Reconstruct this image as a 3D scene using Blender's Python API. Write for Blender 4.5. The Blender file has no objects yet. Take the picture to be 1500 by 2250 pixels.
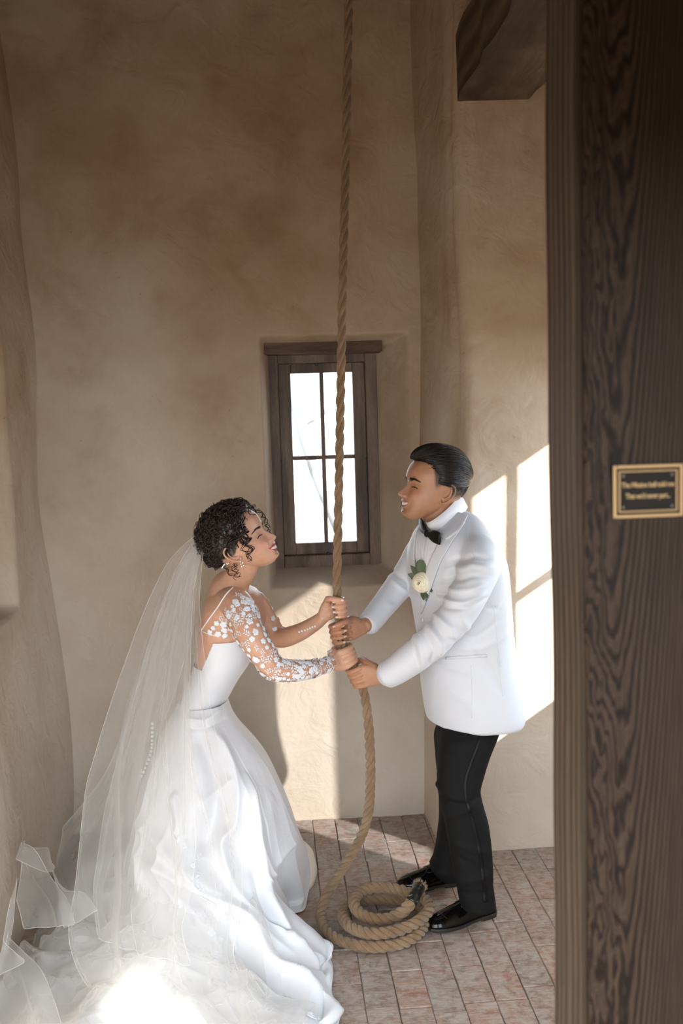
import bpy, bmesh, math, random
import numpy as np
from math import sin, cos, pi, radians, sqrt
from mathutils import Vector, Matrix, noise as mnoise

random.seed(7); np.random.seed(7)
SC = bpy.context.scene
COL = SC.collection

# ------------------------------------------------------------------ camera
YAW, PITCH, ROLL, CAMZ = .07, .096, -.03, 1.75
F_PX = 2187.5
def cam_basis():
    f = np.array([sin(YAW)*cos(PITCH), cos(YAW)*cos(PITCH), -sin(PITCH)])
    r = np.array([cos(YAW), -sin(YAW), 0.]); u = np.cross(r, f)
    return f, r*cos(ROLL)+u*sin(ROLL), -r*sin(ROLL)+u*cos(ROLL)
CF, CR, CU = cam_basis()
C0 = np.array([0, 0, CAMZ])
def P(x, y, Y):
    """point of the photograph's pixel (x, y) on the upright plane at depth Y"""
    d = CF + CR*(x-750)/F_PX - CU*(y-1125)/F_PX
    return C0 + d*(Y/d[1])
def G(x, y, z=0.):
    d = CF + CR*(x-750)/F_PX - CU*(y-1125)/F_PX
    return C0 + d*((z-CAMZ)/d[2])
cd = bpy.data.cameras.new('camera'); cam = bpy.data.objects.new('camera', cd); COL.objects.link(cam)
cam.matrix_world = Matrix(((CR[0], CU[0], -CF[0], 0), (CR[1], CU[1], -CF[1], 0), (CR[2], CU[2], -CF[2], CAMZ), (0, 0, 0, 1)))
cd.sensor_fit = 'VERTICAL'; cd.sensor_height = 36; cd.lens = F_PX/2250*36; cd.clip_start = .05
cd.dof.use_dof = True; cd.dof.focus_distance = 3.42; cd.dof.aperture_fstop = 4.0
SC.camera = cam

# ------------------------------------------------------------------ light
w = bpy.data.worlds.new('daylight'); SC.world = w; w.use_nodes = True
wn = w.node_tree.nodes; bg = wn['Background']
bg.inputs[0].default_value = (.80, .90, 1.0, 1); bg.inputs[1].default_value = 3.8
SUN = Vector((-.72, .70, -.47)).normalized()
sd = bpy.data.lights.new('sun', 'SUN'); sd.energy = 9; sd.angle = radians(.8); sd.color = (1, .95, .88)
so = bpy.data.objects.new('sun', sd); COL.objects.link(so); so.rotation_euler = SUN.to_track_quat('-Z', 'Y').to_euler()
so.location = (6, -6, 6)
SC.view_settings.view_transform = 'Standard'; SC.view_settings.look = 'None'
SC.view_settings.gamma = 1; SC.view_settings.use_curve_mapping = False
SC.view_settings.exposure = 1.16

# ------------------------------------------------------------------ helpers
def mat(name, color=(.8, .8, .8), rough=.5, metallic=0., **kw):
    m = bpy.data.materials.new(name); m.use_nodes = True
    b = m.node_tree.nodes['Principled BSDF']
    b.inputs['Base Color'].default_value = (*color, 1); b.inputs['Roughness'].default_value = rough
    b.inputs['Metallic'].default_value = metallic
    for k, v in kw.items(): b.inputs[k.replace('_', ' ')].default_value = v
    return m
class NT:
    def __init__(s, m): s.m = m; s.t = m.node_tree; s.b = s.t.nodes['Principled BSDF']
    def n(s, typ, **kw):
        nd = s.t.nodes.new(typ)
        for k, v in kw.items():
            if k.startswith('i_'): nd.inputs[k[2:].replace('_', ' ')].default_value = v
            else: setattr(nd, k, v)
        return nd
    def l(s, a, b): s.t.links.new(a, b)
    def coord(s, kind='Object', scale=(1, 1, 1), rot=(0, 0, 0)):
        tc = s.n('ShaderNodeTexCoord'); mp = s.n('ShaderNodeMapping')
        mp.inputs['Scale'].default_value = scale; mp.inputs['Rotation'].default_value = rot
        s.l(tc.outputs[kind], mp.inputs['Vector']); return mp.outputs[0]
    def noise(s, vec, scale, detail=6, rough=.55, dist=0., out='Fac'):
        nd = s.n('ShaderNodeTexNoise', i_Scale=scale, i_Detail=detail, i_Roughness=rough, i_Distortion=dist)
        s.l(vec, nd.inputs['Vector']); return nd.outputs[out]
    def ramp(s, fac, stops):
        r = s.n('ShaderNodeValToRGB'); e = r.color_ramp.elements
        while len(e) < len(stops): e.new(.5)
        for q, (p, c) in zip(e, stops): q.position = p; q.color = (*c, 1) if len(c) == 3 else c
        s.l(fac, r.inputs[0]); return r.outputs[0]
    def mix(s, fac, a, b, blend='MIX'):
        mx = s.n('ShaderNodeMix', data_type='RGBA', blend_type=blend)
        for sock, v in ((mx.inputs[0], fac), (mx.inputs[6], a), (mx.inputs[7], b)):
            if hasattr(v, 'is_linked'): s.l(v, sock)
            elif isinstance(v, (int, float)): sock.default_value = v
            else: sock.default_value = (*v, 1)
        return mx.outputs[2]
    def math(s, op, a, b=None):
        nd = s.n('ShaderNodeMath', operation=op)
        for sock, v in zip(nd.inputs, (a, b)):
            if v is None: continue
            if hasattr(v, 'is_linked'): s.l(v, sock)
            else: sock.default_value = v
        return nd.outputs[0]
    def color(s, c): s.l(c, s.b.inputs['Base Color'])
    def bump(s, h, strength=.3, dist=.01):
        bp = s.n('ShaderNodeBump', i_Strength=strength, i_Distance=dist); s.l(h, bp.inputs['Height'])
        s.l(bp.outputs[0], s.b.inputs['Normal'])

def tag(o, label=None, cat=None, group=None, kind=None):
    if label: o['label'] = label
    if cat: o['category'] = cat
    if group: o['group'] = group
    if kind: o['kind'] = kind
    return o
def empty(name, loc=(0, 0, 0)):
    o = bpy.data.objects.new(name, None); COL.objects.link(o); o.location = Vector(loc); o.empty_display_size = .1
    return o
def origin_of(o):
    v = Vector((0, 0, 0))
    while o is not None: v += o.location; o = o.parent
    return v
def link(name, me, m=None, parent=None, smooth=True):
    """mesh given in world coordinates becomes one object, child of parent (parents are only translated)"""
    o = bpy.data.objects.new(name, me); COL.objects.link(o)
    if m is not None: me.materials.append(m)
    if parent is not None: o.parent = parent; o.location = -origin_of(parent)
    if smooth and len(me.polygons): me.polygons.foreach_set('use_smooth', [True]*len(me.polygons))
    return o
def mesh(name, verts, faces, m=None, parent=None, smooth=True):
    me = bpy.data.meshes.new(name)
    me.from_pydata([tuple(map(float, v)) for v in verts], [], [tuple(int(i) for i in f) for f in faces])
    me.update()
    return link(name, me, m, parent, smooth)
class Acc:
    """collects pieces of one mesh"""
    def __init__(s): s.v = []; s.f = []; s.n = 0
    def add(s, v, f):
        v = np.asarray(v, float); s.v.append(v)
        s.f += [tuple(int(i)+s.n for i in q) for q in f]; s.n += len(v)
    def box(s, lo, hi, M=None):
        (a, b, c), (d, e, f) = lo, hi
        v = np.array([(a, b, c), (d, b, c), (d, e, c), (a, e, c), (a, b, f), (d, b, f), (d, e, f), (a, e, f)], float)
        if M is not None: v = np.array([tuple(M @ Vector(q)) for q in v])
        s.add(v, [(0, 3, 2, 1), (4, 5, 6, 7), (0, 1, 5, 4), (1, 2, 6, 5), (2, 3, 7, 6), (3, 0, 4, 7)])
    def tube(s, pts, rad, k=8, cap=True, flat=1.):
        s.add(*tube(pts, rad, k, cap, flat))
    def build(s, name, m=None, parent=None, smooth=True):
        return mesh(name, np.concatenate(s.v), s.f, m, parent, smooth)
def frames(pts, up=(0, 0, 1)):
    pts = np.asarray(pts, float); t = np.gradient(pts, axis=0); t /= np.linalg.norm(t, axis=1)[:, None]+1e-12
    a = np.array(up, float)
    if abs(t[0].dot(a)) > .9: a = np.array([1., 0, 0])
    n = a - t[0]*a.dot(t[0]); n /= np.linalg.norm(n); N = [n]
    for i in range(1, len(pts)):
        n = N[-1] - t[i]*N[-1].dot(t[i]); n /= np.linalg.norm(n)+1e-12; N.append(n)
    N = np.array(N); return t, N, np.cross(t, N)
def tube(pts, rad, k=8, cap=True, flat=1.):
    pts = np.asarray(pts, float); n = len(pts); rad = np.broadcast_to(np.asarray(rad, float), (n,))
    t, N, B = frames(pts); a = np.arange(k)*2*pi/k
    v = pts[:, None]+rad[:, None, None]*(np.cos(a)[None, :, None]*N[:, None]+flat*np.sin(a)[None, :, None]*B[:, None])
    return grid_shell(v, cap)
def grid_shell(v, cap=True):
    """rings v[n, k, 3] -> closed tube"""
    n, k = v.shape[:2]; i, j = np.meshgrid(np.arange(n-1), np.arange(k), indexing='ij'); j2 = (j+1) % k
    f = np.stack([i*k+j, i*k+j2, (i+1)*k+j2, (i+1)*k+j], -1).reshape(-1, 4).tolist()
    if cap: f.append(list(range(k))[::-1]); f.append([(n-1)*k+q for q in range(k)])
    return v.reshape(-1, 3), f
def grid_sheet(v):
    n, k = v.shape[:2]; i, j = np.meshgrid(np.arange(n-1), np.arange(k-1), indexing='ij')
    return v.reshape(-1, 3), np.stack([i*k+j, i*k+j+1, (i+1)*k+j+1, (i+1)*k+j], -1).reshape(-1, 4).tolist()
def spline(pts, n, t=None):
    """Catmull-Rom through rows of pts resampled to n (works on arrays of any trailing shape)"""
    p = np.asarray(pts, float); m = len(p)
    if t is None: t = np.linspace(0, m-1, n)
    t = np.clip(t, 0, m-1-1e-9); i = t.astype(int); f = (t-i).reshape((-1,)+(1,)*(p.ndim-1))
    g = lambda k: p[np.clip(i+k, 0, m-1)]
    p0, p1, p2, p3 = g(-1), g(0), g(1), g(2)
    p0 = np.where((i == 0).reshape(f.shape), 2*p1-p2, p0); p3 = np.where((i == m-2).reshape(f.shape), 2*p2-p1, p3)
    return .5*((2*p1)+(-p0+p2)*f+(2*p0-5*p1+4*p2-p3)*f*f+(-p0+3*p1-3*p2+p3)*f**3)
def cspline(pts, n):
    """closed spline"""
    p = np.asarray(pts, float); m = len(p); p = np.concatenate([p[-2:], p, p[:3]])
    return spline(p, n, 2+np.arange(n)*m/n)
def interp(x, xs, ys): return np.interp(x, xs, ys)
def smooth01(x): x = np.clip(x, 0, 1); return x*x*(3-2*x)
def vnoise(p, s=1., seed=0.):
    """cheap smooth value noise on an (N,3) array, about -1..1"""
    p = np.asarray(p, float)*s+seed*17.13
    out = np.zeros(len(p))
    for k, (a, b, c, ph) in enumerate(((1, .62, .35, 0), (-.7, 1.1, .5, 1.7), (.4, -.83, 1.2, 3.1), (1.3, .9, -.77, 4.6))):
        q = p[:, 0]*a+p[:, 1]*b+p[:, 2]*c+ph
        out += np.sin(q*2.1+1.3*np.sin(q*.73+p[:, (k+1) % 3]*1.7)+np.sin(p[:, k % 3]*2.6+ph))
    return out/4
def to_mesh(o, name=None):
    dg = bpy.context.evaluated_depsgraph_get(); dg.update()
    me = bpy.data.meshes.new_from_object(o.evaluated_get(dg), depsgraph=dg)
    if name: me.name = name
    return me
def remesh(verts, faces, voxel=.003, smooth=4, factor=.5):
    """join overlapping closed shells into one continuous skin"""
    o = mesh('tmp', verts, faces)
    r = o.modifiers.new('r', 'REMESH'); r.mode = 'VOXEL'; r.voxel_size = voxel; r.adaptivity = 0
    if smooth:
        s = o.modifiers.new('s', 'SMOOTH'); s.iterations = smooth; s.factor = factor
    me = to_mesh(o); old = o.data; bpy.data.objects.remove(o); bpy.data.meshes.remove(old)
    return me
def co(me):
    a = np.empty(len(me.vertices)*3); me.vertices.foreach_get('co', a); return a.reshape(-1, 3)
def setco(me, a): me.vertices.foreach_set('co', np.asarray(a, float).ravel()); me.update()
def normals(me):
    a = np.empty(len(me.vertices)*3); me.vertices.foreach_get('normal', a); return a.reshape(-1, 3)
def paint(me, name, col):
    at = me.color_attributes.new(name, 'FLOAT_COLOR', 'POINT')
    c = np.concatenate([np.asarray(col, float), np.ones((len(col), 1))], 1); at.data.foreach_set('color', c.ravel())
def bevel(o, wdt=.003, seg=2):
    b = o.modifiers.new('b', 'BEVEL'); b.width = wdt; b.segments = seg; b.limit_method = 'ANGLE'; return o

# ------------------------------------------------------------------ materials of the place
def plaster(name, tint=(1, 1, 1)):
    m = mat(name, rough=.92); t = NT(m); c = t.coord('Object')
    n1 = t.noise(c, 1.3, 4, .5, .2); n2 = t.noise(c, 3.4, 8, .62, .25); n3 = t.noise(c, 60, 4, .6)
    a = t.ramp(n1, [(.30, (.38*tint[0], .265*tint[1], .165*tint[2])), (.50, (.48*tint[0], .375*tint[1], .275*tint[2])), (.70, (.55*tint[0], .475*tint[1], .385*tint[2]))])
    b = t.ramp(n2, [(.30, (.72, .58, .46)), (.52, (.93, .87, .80)), (.70, (1.0, .98, .95))])
    k = t.mix(.75, a, b, 'MULTIPLY')
    d = t.ramp(t.noise(c, 23, 3, .7), [(.24, (.55, .45, .36)), (.31, (1, 1, 1))])
    k = t.mix(.45, k, d, 'MULTIPLY')
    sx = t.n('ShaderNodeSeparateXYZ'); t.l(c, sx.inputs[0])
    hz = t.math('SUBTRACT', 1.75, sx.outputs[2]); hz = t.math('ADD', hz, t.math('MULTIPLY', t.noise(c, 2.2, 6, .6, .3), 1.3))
    wash_light = t.ramp(t.math('MULTIPLY', hz, .5), [(.30, (0, 0, 0)), (.85, (1, 1, 1))])
    k = t.mix(t.math('MULTIPLY', wash_light, .52), k, (.64, .57, .475)); t.color(k)  # limewash low down, with the brighter light there put into the colour too
    cr = t.n('ShaderNodeTexVoronoi', feature='DISTANCE_TO_EDGE', i_Scale=1.3)
    t.l(t.noise(c, 3.2, 5, .6, out='Color'), cr.inputs['Vector'])
    crk = t.ramp(cr.outputs['Distance'], [(0, (0, 0, 0)), (.012, (1, 1, 1))])
    h = t.math('ADD', t.math('MULTIPLY', n2, .8), t.math('MULTIPLY', n3, .06)); h = t.math('ADD', h, t.math('MULTIPLY', crk, .018))
    h = t.math('ADD', h, t.math('MULTIPLY', t.noise(c, 8, 3, .5, 1.5), .7)); t.bump(h, .5, .022); return m
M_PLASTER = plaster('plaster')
def wood(name, dark, mid, light, scale=(14, 14, 1.2), rough=.6, bump=.25, axis='z'):
    m = mat(name, rough=rough); t = NT(m)
    c = t.coord('Object', scale)
    wv = t.n('ShaderNodeTexWave', wave_type='RINGS', rings_direction='Z' if axis == 'z' else 'Y', i_Scale=.55, i_Distortion=5.5, i_Detail=3, i_Detail_Scale=.9, i_Detail_Roughness=.6)
    t.l(c, wv.inputs['Vector'])
    fine = t.noise(t.coord('Object', tuple(q*6 for q in scale)), 2.0, 5, .6)
    a = t.ramp(wv.outputs['Fac'], [(0, dark), (.45, mid), (1, light)])
    b = t.ramp(fine, [(.3, (.55, .52, .5)), (.65, (1.1, 1.1, 1.1))])
    t.color(t.mix(.8, a, b, 'MULTIPLY'))
    t.bump(t.math('ADD', t.math('MULTIPLY', wv.outputs['Fac'], .5), fine), bump, .004); return m
M_DOORWOOD = wood('door_wood', (.005, .002, .0012), (.016, .008, .0045), (.040, .023, .013), (9, 9, .9), .55, .5)
def door_grain():
    m = mat('door_board', rough=.6, Specular_IOR_Level=.15); t = NT(m); c = t.coord('Object')
    sx = t.n('ShaderNodeSeparateXYZ'); t.l(c, sx.inputs[0]); x = t.math('SUBTRACT', sx.outputs[0], .465)
    nz = t.noise(t.coord('Object', (7, 7, 1.6)), 1.0, 5, .6); fine = t.noise(t.coord('Object', (260, 260, 5)), 1.0, 4, .6)
    x = t.math('ADD', x, t.math('MULTIPLY', t.math('SUBTRACT', nz, .5), .10))
    f = t.math('SUBTRACT', t.math('MULTIPLY', sx.outputs[2], 34.), t.math('MULTIPLY', t.math('SQRT', t.math('ADD', t.math('MULTIPLY', x, x), .0006)), 330.))
    f = t.math('SUBTRACT', f, t.math('MULTIPLY', t.math('MULTIPLY', x, x), 1400.)); f = t.math('ADD', f, t.math('MULTIPLY', nz, 40.))
    sn = t.math('SINE', t.math('MULTIPLY', f, 2.2))
    a = t.ramp(t.math('ADD', t.math('MULTIPLY', sn, .5), .5), [(0, (.007, .0035, .002)), (.35, (.019, .0105, .006)), (.8, (.036, .022, .0135)), (1, (.026, .016, .009))])
    b = t.ramp(fine, [(.3, (.55, .5, .48)), (.6, (1.15, 1.1, 1.1))]); t.color(t.mix(.85, a, b, 'MULTIPLY')); t.bump(t.math('ADD', t.math('MULTIPLY', sn, .4), fine), .4, .002)
    return m
M_DOORWOOD = door_grain()
M_EDGEWOOD = wood('edge_wood', (.030, .020, .013), (.056, .039, .026), (.085, .062, .042), (22, 22, .8), .6, .4)
M_BEAM = wood('beam_wood', (.045, .028, .016), (.08, .052, .030), (.13, .09, .055), (7, .9, 7), .8, .4, 'y')
M_WINWOOD = wood('window_wood', (.085, .050, .030), (.14, .088, .054), (.20, .13, .085), (30, 30, 3), .5, .3)
M_LINTEL = wood('lintel_wood', (.06, .030, .017), (.11, .060, .034), (.165, .095, .056), (3, 26, 26), .6, .5)

for m_ in (M_DOORWOOD, M_EDGEWOOD): m_.node_tree.nodes['Principled BSDF'].inputs['Specular IOR Level'].default_value = .12
# ------------------------------------------------------------------ room
YB, YF, XR, XSIDE = 4.20, 3.79, 1.5, .64     # back wall, front of the right-hand pier, right wall, side of the pier
HTOP = 3.95
def side_x(z):      # the lumpy side of the pier leans and swells
    return .615+.03*smooth01((z-.3)/1.5)+.012*np.sin(z*3.1+.5)
def pier_x(z):
    return .635+.10*smooth01((z-.25)/1.9)+.010*np.sin(z*4.3)
def left_x(z):
    return -.925+.05*smooth01((2.3-z)/.5)*0+.02*np.sin(z*2.4+1.2)-.075*smooth01((z-1.9)/.7)
# window opening in back wall at plane Y=4.36
WY = 4.42
WX0, WX1 = P(588, 780, WY)[0]+.004, P(832, 1235, WY)[0]
WZ0, WZ1 = P(720, 1240, WY)[2], P(700, 775, WY)[2]+.01

def back_wall():
    xs = np.concatenate([np.linspace(-1.12, WX0-.16, 30), np.linspace(WX0-.15, WX0, 26), np.linspace(WX0+.02, WX1-.02, 14), np.linspace(WX1, WX1+.14, 18), np.linspace(WX1+.15, .86, 8)])
    zs = np.concatenate([np.linspace(-.05, WZ0-.22, 30), np.linspace(WZ0-.2, WZ0, 32), np.linspace(WZ0+.03, WZ1-.03, 24), np.linspace(WZ1, WZ1+.14, 22), np.linspace(WZ1+.16, HTOP, 54)])
    X, Z = np.meshgrid(xs, zs, indexing='ij')
    # splayed recess
    dl = (WX0-X)/.035; dr = (X-WX1)/.125; dt = (Z-WZ1)/.05; db = (WZ0-Z)/.062
    d = np.maximum.reduce([dl, dr, dt, db, np.zeros_like(X)])
    q = np.clip(1-d, 0, 1); dep = (WY-YB+.005)*(q*.8+.2*q*q)*np.where(q > 0, 1, 0)
    for _ in range(1): dep[1:-1, 1:-1] = .6*dep[1:-1, 1:-1]+.1*(dep[2:, 1:-1]+dep[:-2, 1:-1]+dep[1:-1, 2:]+dep[1:-1, :-2])
    inside = (X >= WX0-1e-6) & (X <= WX1+1e-6) & (Z >= WZ0-1e-6) & (Z <= WZ1+1e-6); dep[inside] = WY-YB+.005
    pts = np.stack([X, 0*X, Z], -1).reshape(-1, 3)
    Y = YB+dep+.012*vnoise(pts, 1.7).reshape(X.shape)*np.clip(d, 0, 1)
    V = np.stack([X, Y, Z], -1); n, k = X.shape
    fs = []
    for i in range(n-1):
        for j in range(k-1):
            cx = .5*(xs[i]+xs[i+1]); cz = .5*(zs[j]+zs[j+1])
            if WX0 < cx < WX1 and WZ0 < cz < WZ1: continue
            fs.append((i*k+j, (i+1)*k+j, (i+1)*k+j+1, i*k+j+1))
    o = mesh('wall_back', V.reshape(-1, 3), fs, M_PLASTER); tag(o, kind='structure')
back_wall()
def pier():
    """side face, rounded arris and front face of the thick wall on the right, one plaster surface"""
    zs = np.linspace(-.05, HTOP, 110); rows = []
    for z in zs:
        sx, px = side_x(z), pier_x(z); r = .05
        pts = [(sx-.015, YB+.12), (sx-.006, YB+.02)]
        for t in np.linspace(.08, .85, 7): pts.append((sx+(px-sx)*t, YB+(YF-YB)*t))
        for a in np.linspace(0, 1, 8):
            th = a*pi/2; pts.append((px+r*(1-cos(th)), YF+r*(1-sin(th))))
        for x in np.linspace(px+.1, 1.62, 14): pts.append((x, YF))
        rows.append([(x, y, z) for x, y in pts])
    V = np.array(rows); p = V.reshape(-1, 3); nn = vnoise(p, 2.2, 2)
    V = (p+np.stack([.009*nn, .009*vnoise(p, 1.9, 3), 0*nn], 1)).reshape(V.shape)
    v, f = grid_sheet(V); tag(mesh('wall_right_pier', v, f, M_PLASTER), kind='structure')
pier()
NX0, NX1, NZ0, NZ1 = 2.55, 3.60, 1.11, 2.15    # niche in the left wall (Y range, z range)
def left_wall():
    ys = np.concatenate([np.linspace(.6, NX0-.1, 12), np.linspace(NX0-.06, NX1+.02, 26), np.linspace(NX1+.04, NX1+.30, 14), np.linspace(NX1+.33, 4.35, 14)])
    zs = np.concatenate([np.linspace(-.05, NZ0-.1, 24), np.linspace(NZ0-.08, NZ0+.05, 14), np.linspace(NZ0+.08, NZ1-.1, 18), np.linspace(NZ1-.07, NZ1+.3, 16), np.linspace(NZ1+.35, HTOP, 40)])
    Yg, Z = np.meshgrid(ys, zs, indexing='ij')
    dy = np.maximum(NX0-Yg, Yg-NX1)/.07; dt = (Z-NZ1)/.22; db = (NZ0-Z)/.035
    d = np.sqrt(np.maximum(dy, 0)**2+np.maximum(dt, 0)**2+np.maximum(db, 0)**2)
    dep = .30*(1-smooth01(np.clip(d, 0, 1)))
    pts = np.stack([0*Z, Yg, Z], -1).reshape(-1, 3)
    # swelling of the plaster towards the corner
    X = left_x(Z)-dep+.02*smooth01((Yg-3.9)/.3)*np.sin(Z*3)+.012*vnoise(pts, 1.8, 5).reshape(Z.shape)
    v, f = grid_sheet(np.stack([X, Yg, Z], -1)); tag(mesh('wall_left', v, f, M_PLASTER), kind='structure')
left_wall()
def slab(name, boxes, m=None, **kw):
    a = Acc()
    for lo, hi in boxes: a.box(lo, hi)
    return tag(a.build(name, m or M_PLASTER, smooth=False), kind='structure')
# right wall with its two openings to the sun (outside the frame, behind the timber post)
def wall_with_holes(name, x0, x1, holes, y0=-.4, y1=4.0):
    bx = []; y = y0
    for (a, b, z0, z1) in holes:
        bx.append(((x0, y, 0), (x1, a, HTOP))); bx.append(((x0, a, 0), (x1, b, z0))); bx.append(((x0, a, z1), (x1, b, HTOP))); y = b
    bx.append(((x0, y, 0), (x1, y1, HTOP))); return slab(name, bx)
wall_with_holes('wall_right', XR, XR+.12, [(.60, .95, .02, 1.50), (2.62, 2.97, .60, 1.97), (2.972, 3.72, .87, 1.97)], .6)
slab('wall_front', [((-1.4, .5, 2.0), (1.7, .535, HTOP)), ((-1.6, .5, 0), (-1.05, .62, 2.06)), ((1.10, .5, 0), (1.7, .56, 2.06))])
slab('ceiling', [((-1.6, .5, HTOP), (1.7, 4.7, HTOP+.1))], M_BEAM)
slab('ground_outside', [((-12, -14, -.3), (12, .5, -.06)), ((1.62, .5, -.3), (12, 9, -.06)), ((-12, 4.7, -.3), (1.62, 12, -.06))], mat('paving_outside', (.09, .075, .06), .9))

# muntins of the sunny side window
a = Acc(); yy = 3.19
a.box((XR+.03, yy-.010, .87), (XR+.06, yy+.010, 1.97)); a.box((XR+.03, 2.96, .87), (XR+.06, 2.985, 1.97)); a.box((XR+.03, yy, 1.40), (XR+.06, 3.72, 1.424))
w2 = tag(a.build('window_2', M_WINWOOD, smooth=False), kind='structure')
M_SUN_DIM = bpy.data.materials.new('sun_dimming_glass'); M_SUN_DIM.use_nodes = True; _n = M_SUN_DIM.node_tree; _t = _n.nodes.new('ShaderNodeBsdfTransparent'); _t.inputs[0].default_value = (.56, .57, .59, 1); _n.links.new(_t.outputs[0], _n.nodes['Material Output'].inputs[0])
a = Acc(); a.box((XR+.044, 2.62, .60), (XR+.047, 2.96, 1.97)); a.build('pane', M_SUN_DIM, w2, False)  # unseen tinted pane, added to soften the sun patch on the back wall

# ---- window_1 in the back wall
fx0, fx1, fz0, fz1 = WX0-.015, WX1+.012, WZ0-.012, WZ1
wf = Acc(); fw = .052; y0, y1 = WY-.018, WY+.06
wf.box((fx0, y0, fz0), (fx0+fw, y1, fz1)); wf.box((fx1-fw, y0, fz0), (fx1, y1, fz1))
wf.box((fx0+fw, y0-.001, fz1-.055), (fx1-fw, y1, fz1)); wf.box((fx0+fw, y0-.001, fz0), (fx1-fw, y1, fz0+.058))
win = bevel(wf.build('window_1', M_WINWOOD, smooth=False), .004); tag(win, kind='structure')
sx0, sx1, sz0, sz1 = fx0+fw, fx1-fw, fz0+.058, fz1-.055
s = Acc(); y0, y1 = WY+.012, WY+.05
# shadow gap then sash
s.box((sx0, y0, sz0), (sx0+.055, y1, sz1)); s.box((sx1-.055, y0, sz0), (sx1, y1, sz1))
s.box((sx0+.055, y0, sz1-.042), (sx1-.055, y1, sz1)); s.box((sx0+.055, y0, sz0), (sx1-.055, y1, sz0+.052))
bevel(s.build('sash', M_WINWOOD, win, False), .003)
px0, px1, pz0, pz1 = sx0+.055, sx1-.055, sz0+.052, sz1-.042
mx, mz = (px0+px1)/2, pz0+(pz1-pz0)*.505
s = Acc(); s.box((mx-.009, y0+.004, pz0), (mx+.009, y1-.004, pz1)); bevel(s.build('glazing_bar', M_WINWOOD, win, False), .003)
for (a0, a1) in ((px0, mx-.009), (mx+.009, px1)):
    s = Acc(); s.box((a0, y0+.004, mz-.009), (a1, y1-.004, mz+.009)); bevel(s.build('glazing_bar', M_WINWOOD, win, False), .003)
M_GLASS = mat('glass', rough=.03); t = NT(M_GLASS)
tr = t.n('ShaderNodeBsdfTransparent'); tr.inputs[0].default_value = (.97, .98, .97, 1)
gl = t.n('ShaderNodeBsdfGlossy', i_Roughness=.03); fr = t.n('ShaderNodeFresnel', i_IOR=1.35); ms = t.n('ShaderNodeMixShader')
t.l(fr.outputs[0], ms.inputs[0]); t.l(tr.outputs[0], ms.inputs[1]); t.l(gl.outputs[0], ms.inputs[2]); t.l(ms.outputs[0], t.t.nodes['Material Output'].inputs[0])
for (a0, a1) in ((px0, mx-.009), (mx+.009, px1)):
    for (b0, b1) in ((pz0, mz-.009), (mz+.009, pz1)):
        s = Acc(); s.box((a0, y0+.018, b0), (a1, y0+.021, b1)); s.build('pane', M_GLASS, win, False)
M_IRON = mat('iron', (.10, .09, .08), .45, .6)
def ball(c, r, k=10, sq=(1, 1, 1)):
    th = np.linspace(0, pi, k); ph = np.arange(2*k)*pi/k
    v = np.array([[(r*sq[0]*sin(t_)*cos(p_), r*sq[1]*sin(t_)*sin(p_), r*sq[2]*cos(t_)) for p_ in ph] for t_ in np.clip(th, 1e-3, pi-1e-3)])+np.array(c)
    return grid_shell(v)
zc = (sz0+sz1)/2
for c_ in ((sx0-.002, WY+.004, zc), (sx1+.002, WY+.004, zc), ((sx0+sx1)/2+.005, WY+.004, sz0+.003), ((sx0+sx1)/2-.02, WY+.004, sz1-.004)):
    s = Acc(); s.add(*ball(c_, .0085, 8, (1, 1, .8))); s.tube([(c_[0], c_[1], c_[2]), (c_[0], c_[1]+.012, c_[2])], .004, 6); s.build('latch', M_IRON, win)
l0, l1 = P(575, 760, WY-.13), P(838, 750, WY-.13)
s = Acc(); zt, zb = P(705, 731, WY-.13)[2], P(705, 776, WY-.13)[2]
s.box((l0[0], WY-.13, zb), (l1[0], WY+.08, zt)); lin = bevel(s.build('lintel', M_LINTEL, win, False), .004)
lin['label'] = 'chunky darker timber lintel over the window'

# ---- floor: mortar bed with every brick a piece of its own
M_MORTAR = mat('mortar', (.16, .125, .10), .95)
fl = Acc(); fl.box((-1.5, -.2, -.06), (1.7, 4.5, -.004)); floor = tag(fl.build('floor', M_MORTAR, smooth=False), kind='structure')
M_BRICK = mat('paver', rough=.72); t = NT(M_BRICK); c = t.coord('Object')
oi = t.n('ShaderNodeObjectInfo'); vec = t.n('ShaderNodeVectorMath', operation='MULTIPLY_ADD')
geo = t.n('ShaderNodeNewGeometry'); t.l(geo.outputs['Position'], vec.inputs[0]); vec.inputs[1].default_value = (1, 1, 1)
cmb = t.n('ShaderNodeCombineXYZ'); t.l(t.math('MULTIPLY', oi.outputs['Random'], 40.), cmb.inputs[2]); t.l(cmb.outputs[0], vec.inputs[2])
pv = vec.outputs[0]
base = t.ramp(oi.outputs['Random'], [(0, (.29, .16, .11)), (.3, (.31, .20, .15)), (.55, (.24, .165, .125)), (.8, (.34, .165, .105)), (1, (.22, .165, .13))])
lime = t.noise(pv, 9, 8, .72, 1.5)
stre = t.n('ShaderNodeMapping'); stre.inputs['Scale'].default_value = (20, 110, 20); stre.inputs['Rotation'].default_value = (0, 0, .35); t.l(pv, stre.inputs['Vector'])
scr = t.noise(stre.outputs[0], 1.4, 4, .7, .6)
f1 = t.ramp(lime, [(.42, (0, 0, 0)), (.60, (1, 1, 1))]); f2 = t.ramp(scr, [(.46, (0, 0, 0)), (.58, (1, 1, 1))])
col = t.mix(t.math('MULTIPLY', f1, .62), base, (.40, .37, .33)); col = t.mix(t.math('MULTIPLY', f2, .45), col, (.47, .45, .41))
dk = t.ramp(t.noise(pv, 30, 5, .7), [(.34, (.35, .29, .25)), (.50, (1, 1, 1))]); t.color(t.mix(.6, col, dk, 'MULTIPLY'))
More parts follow.
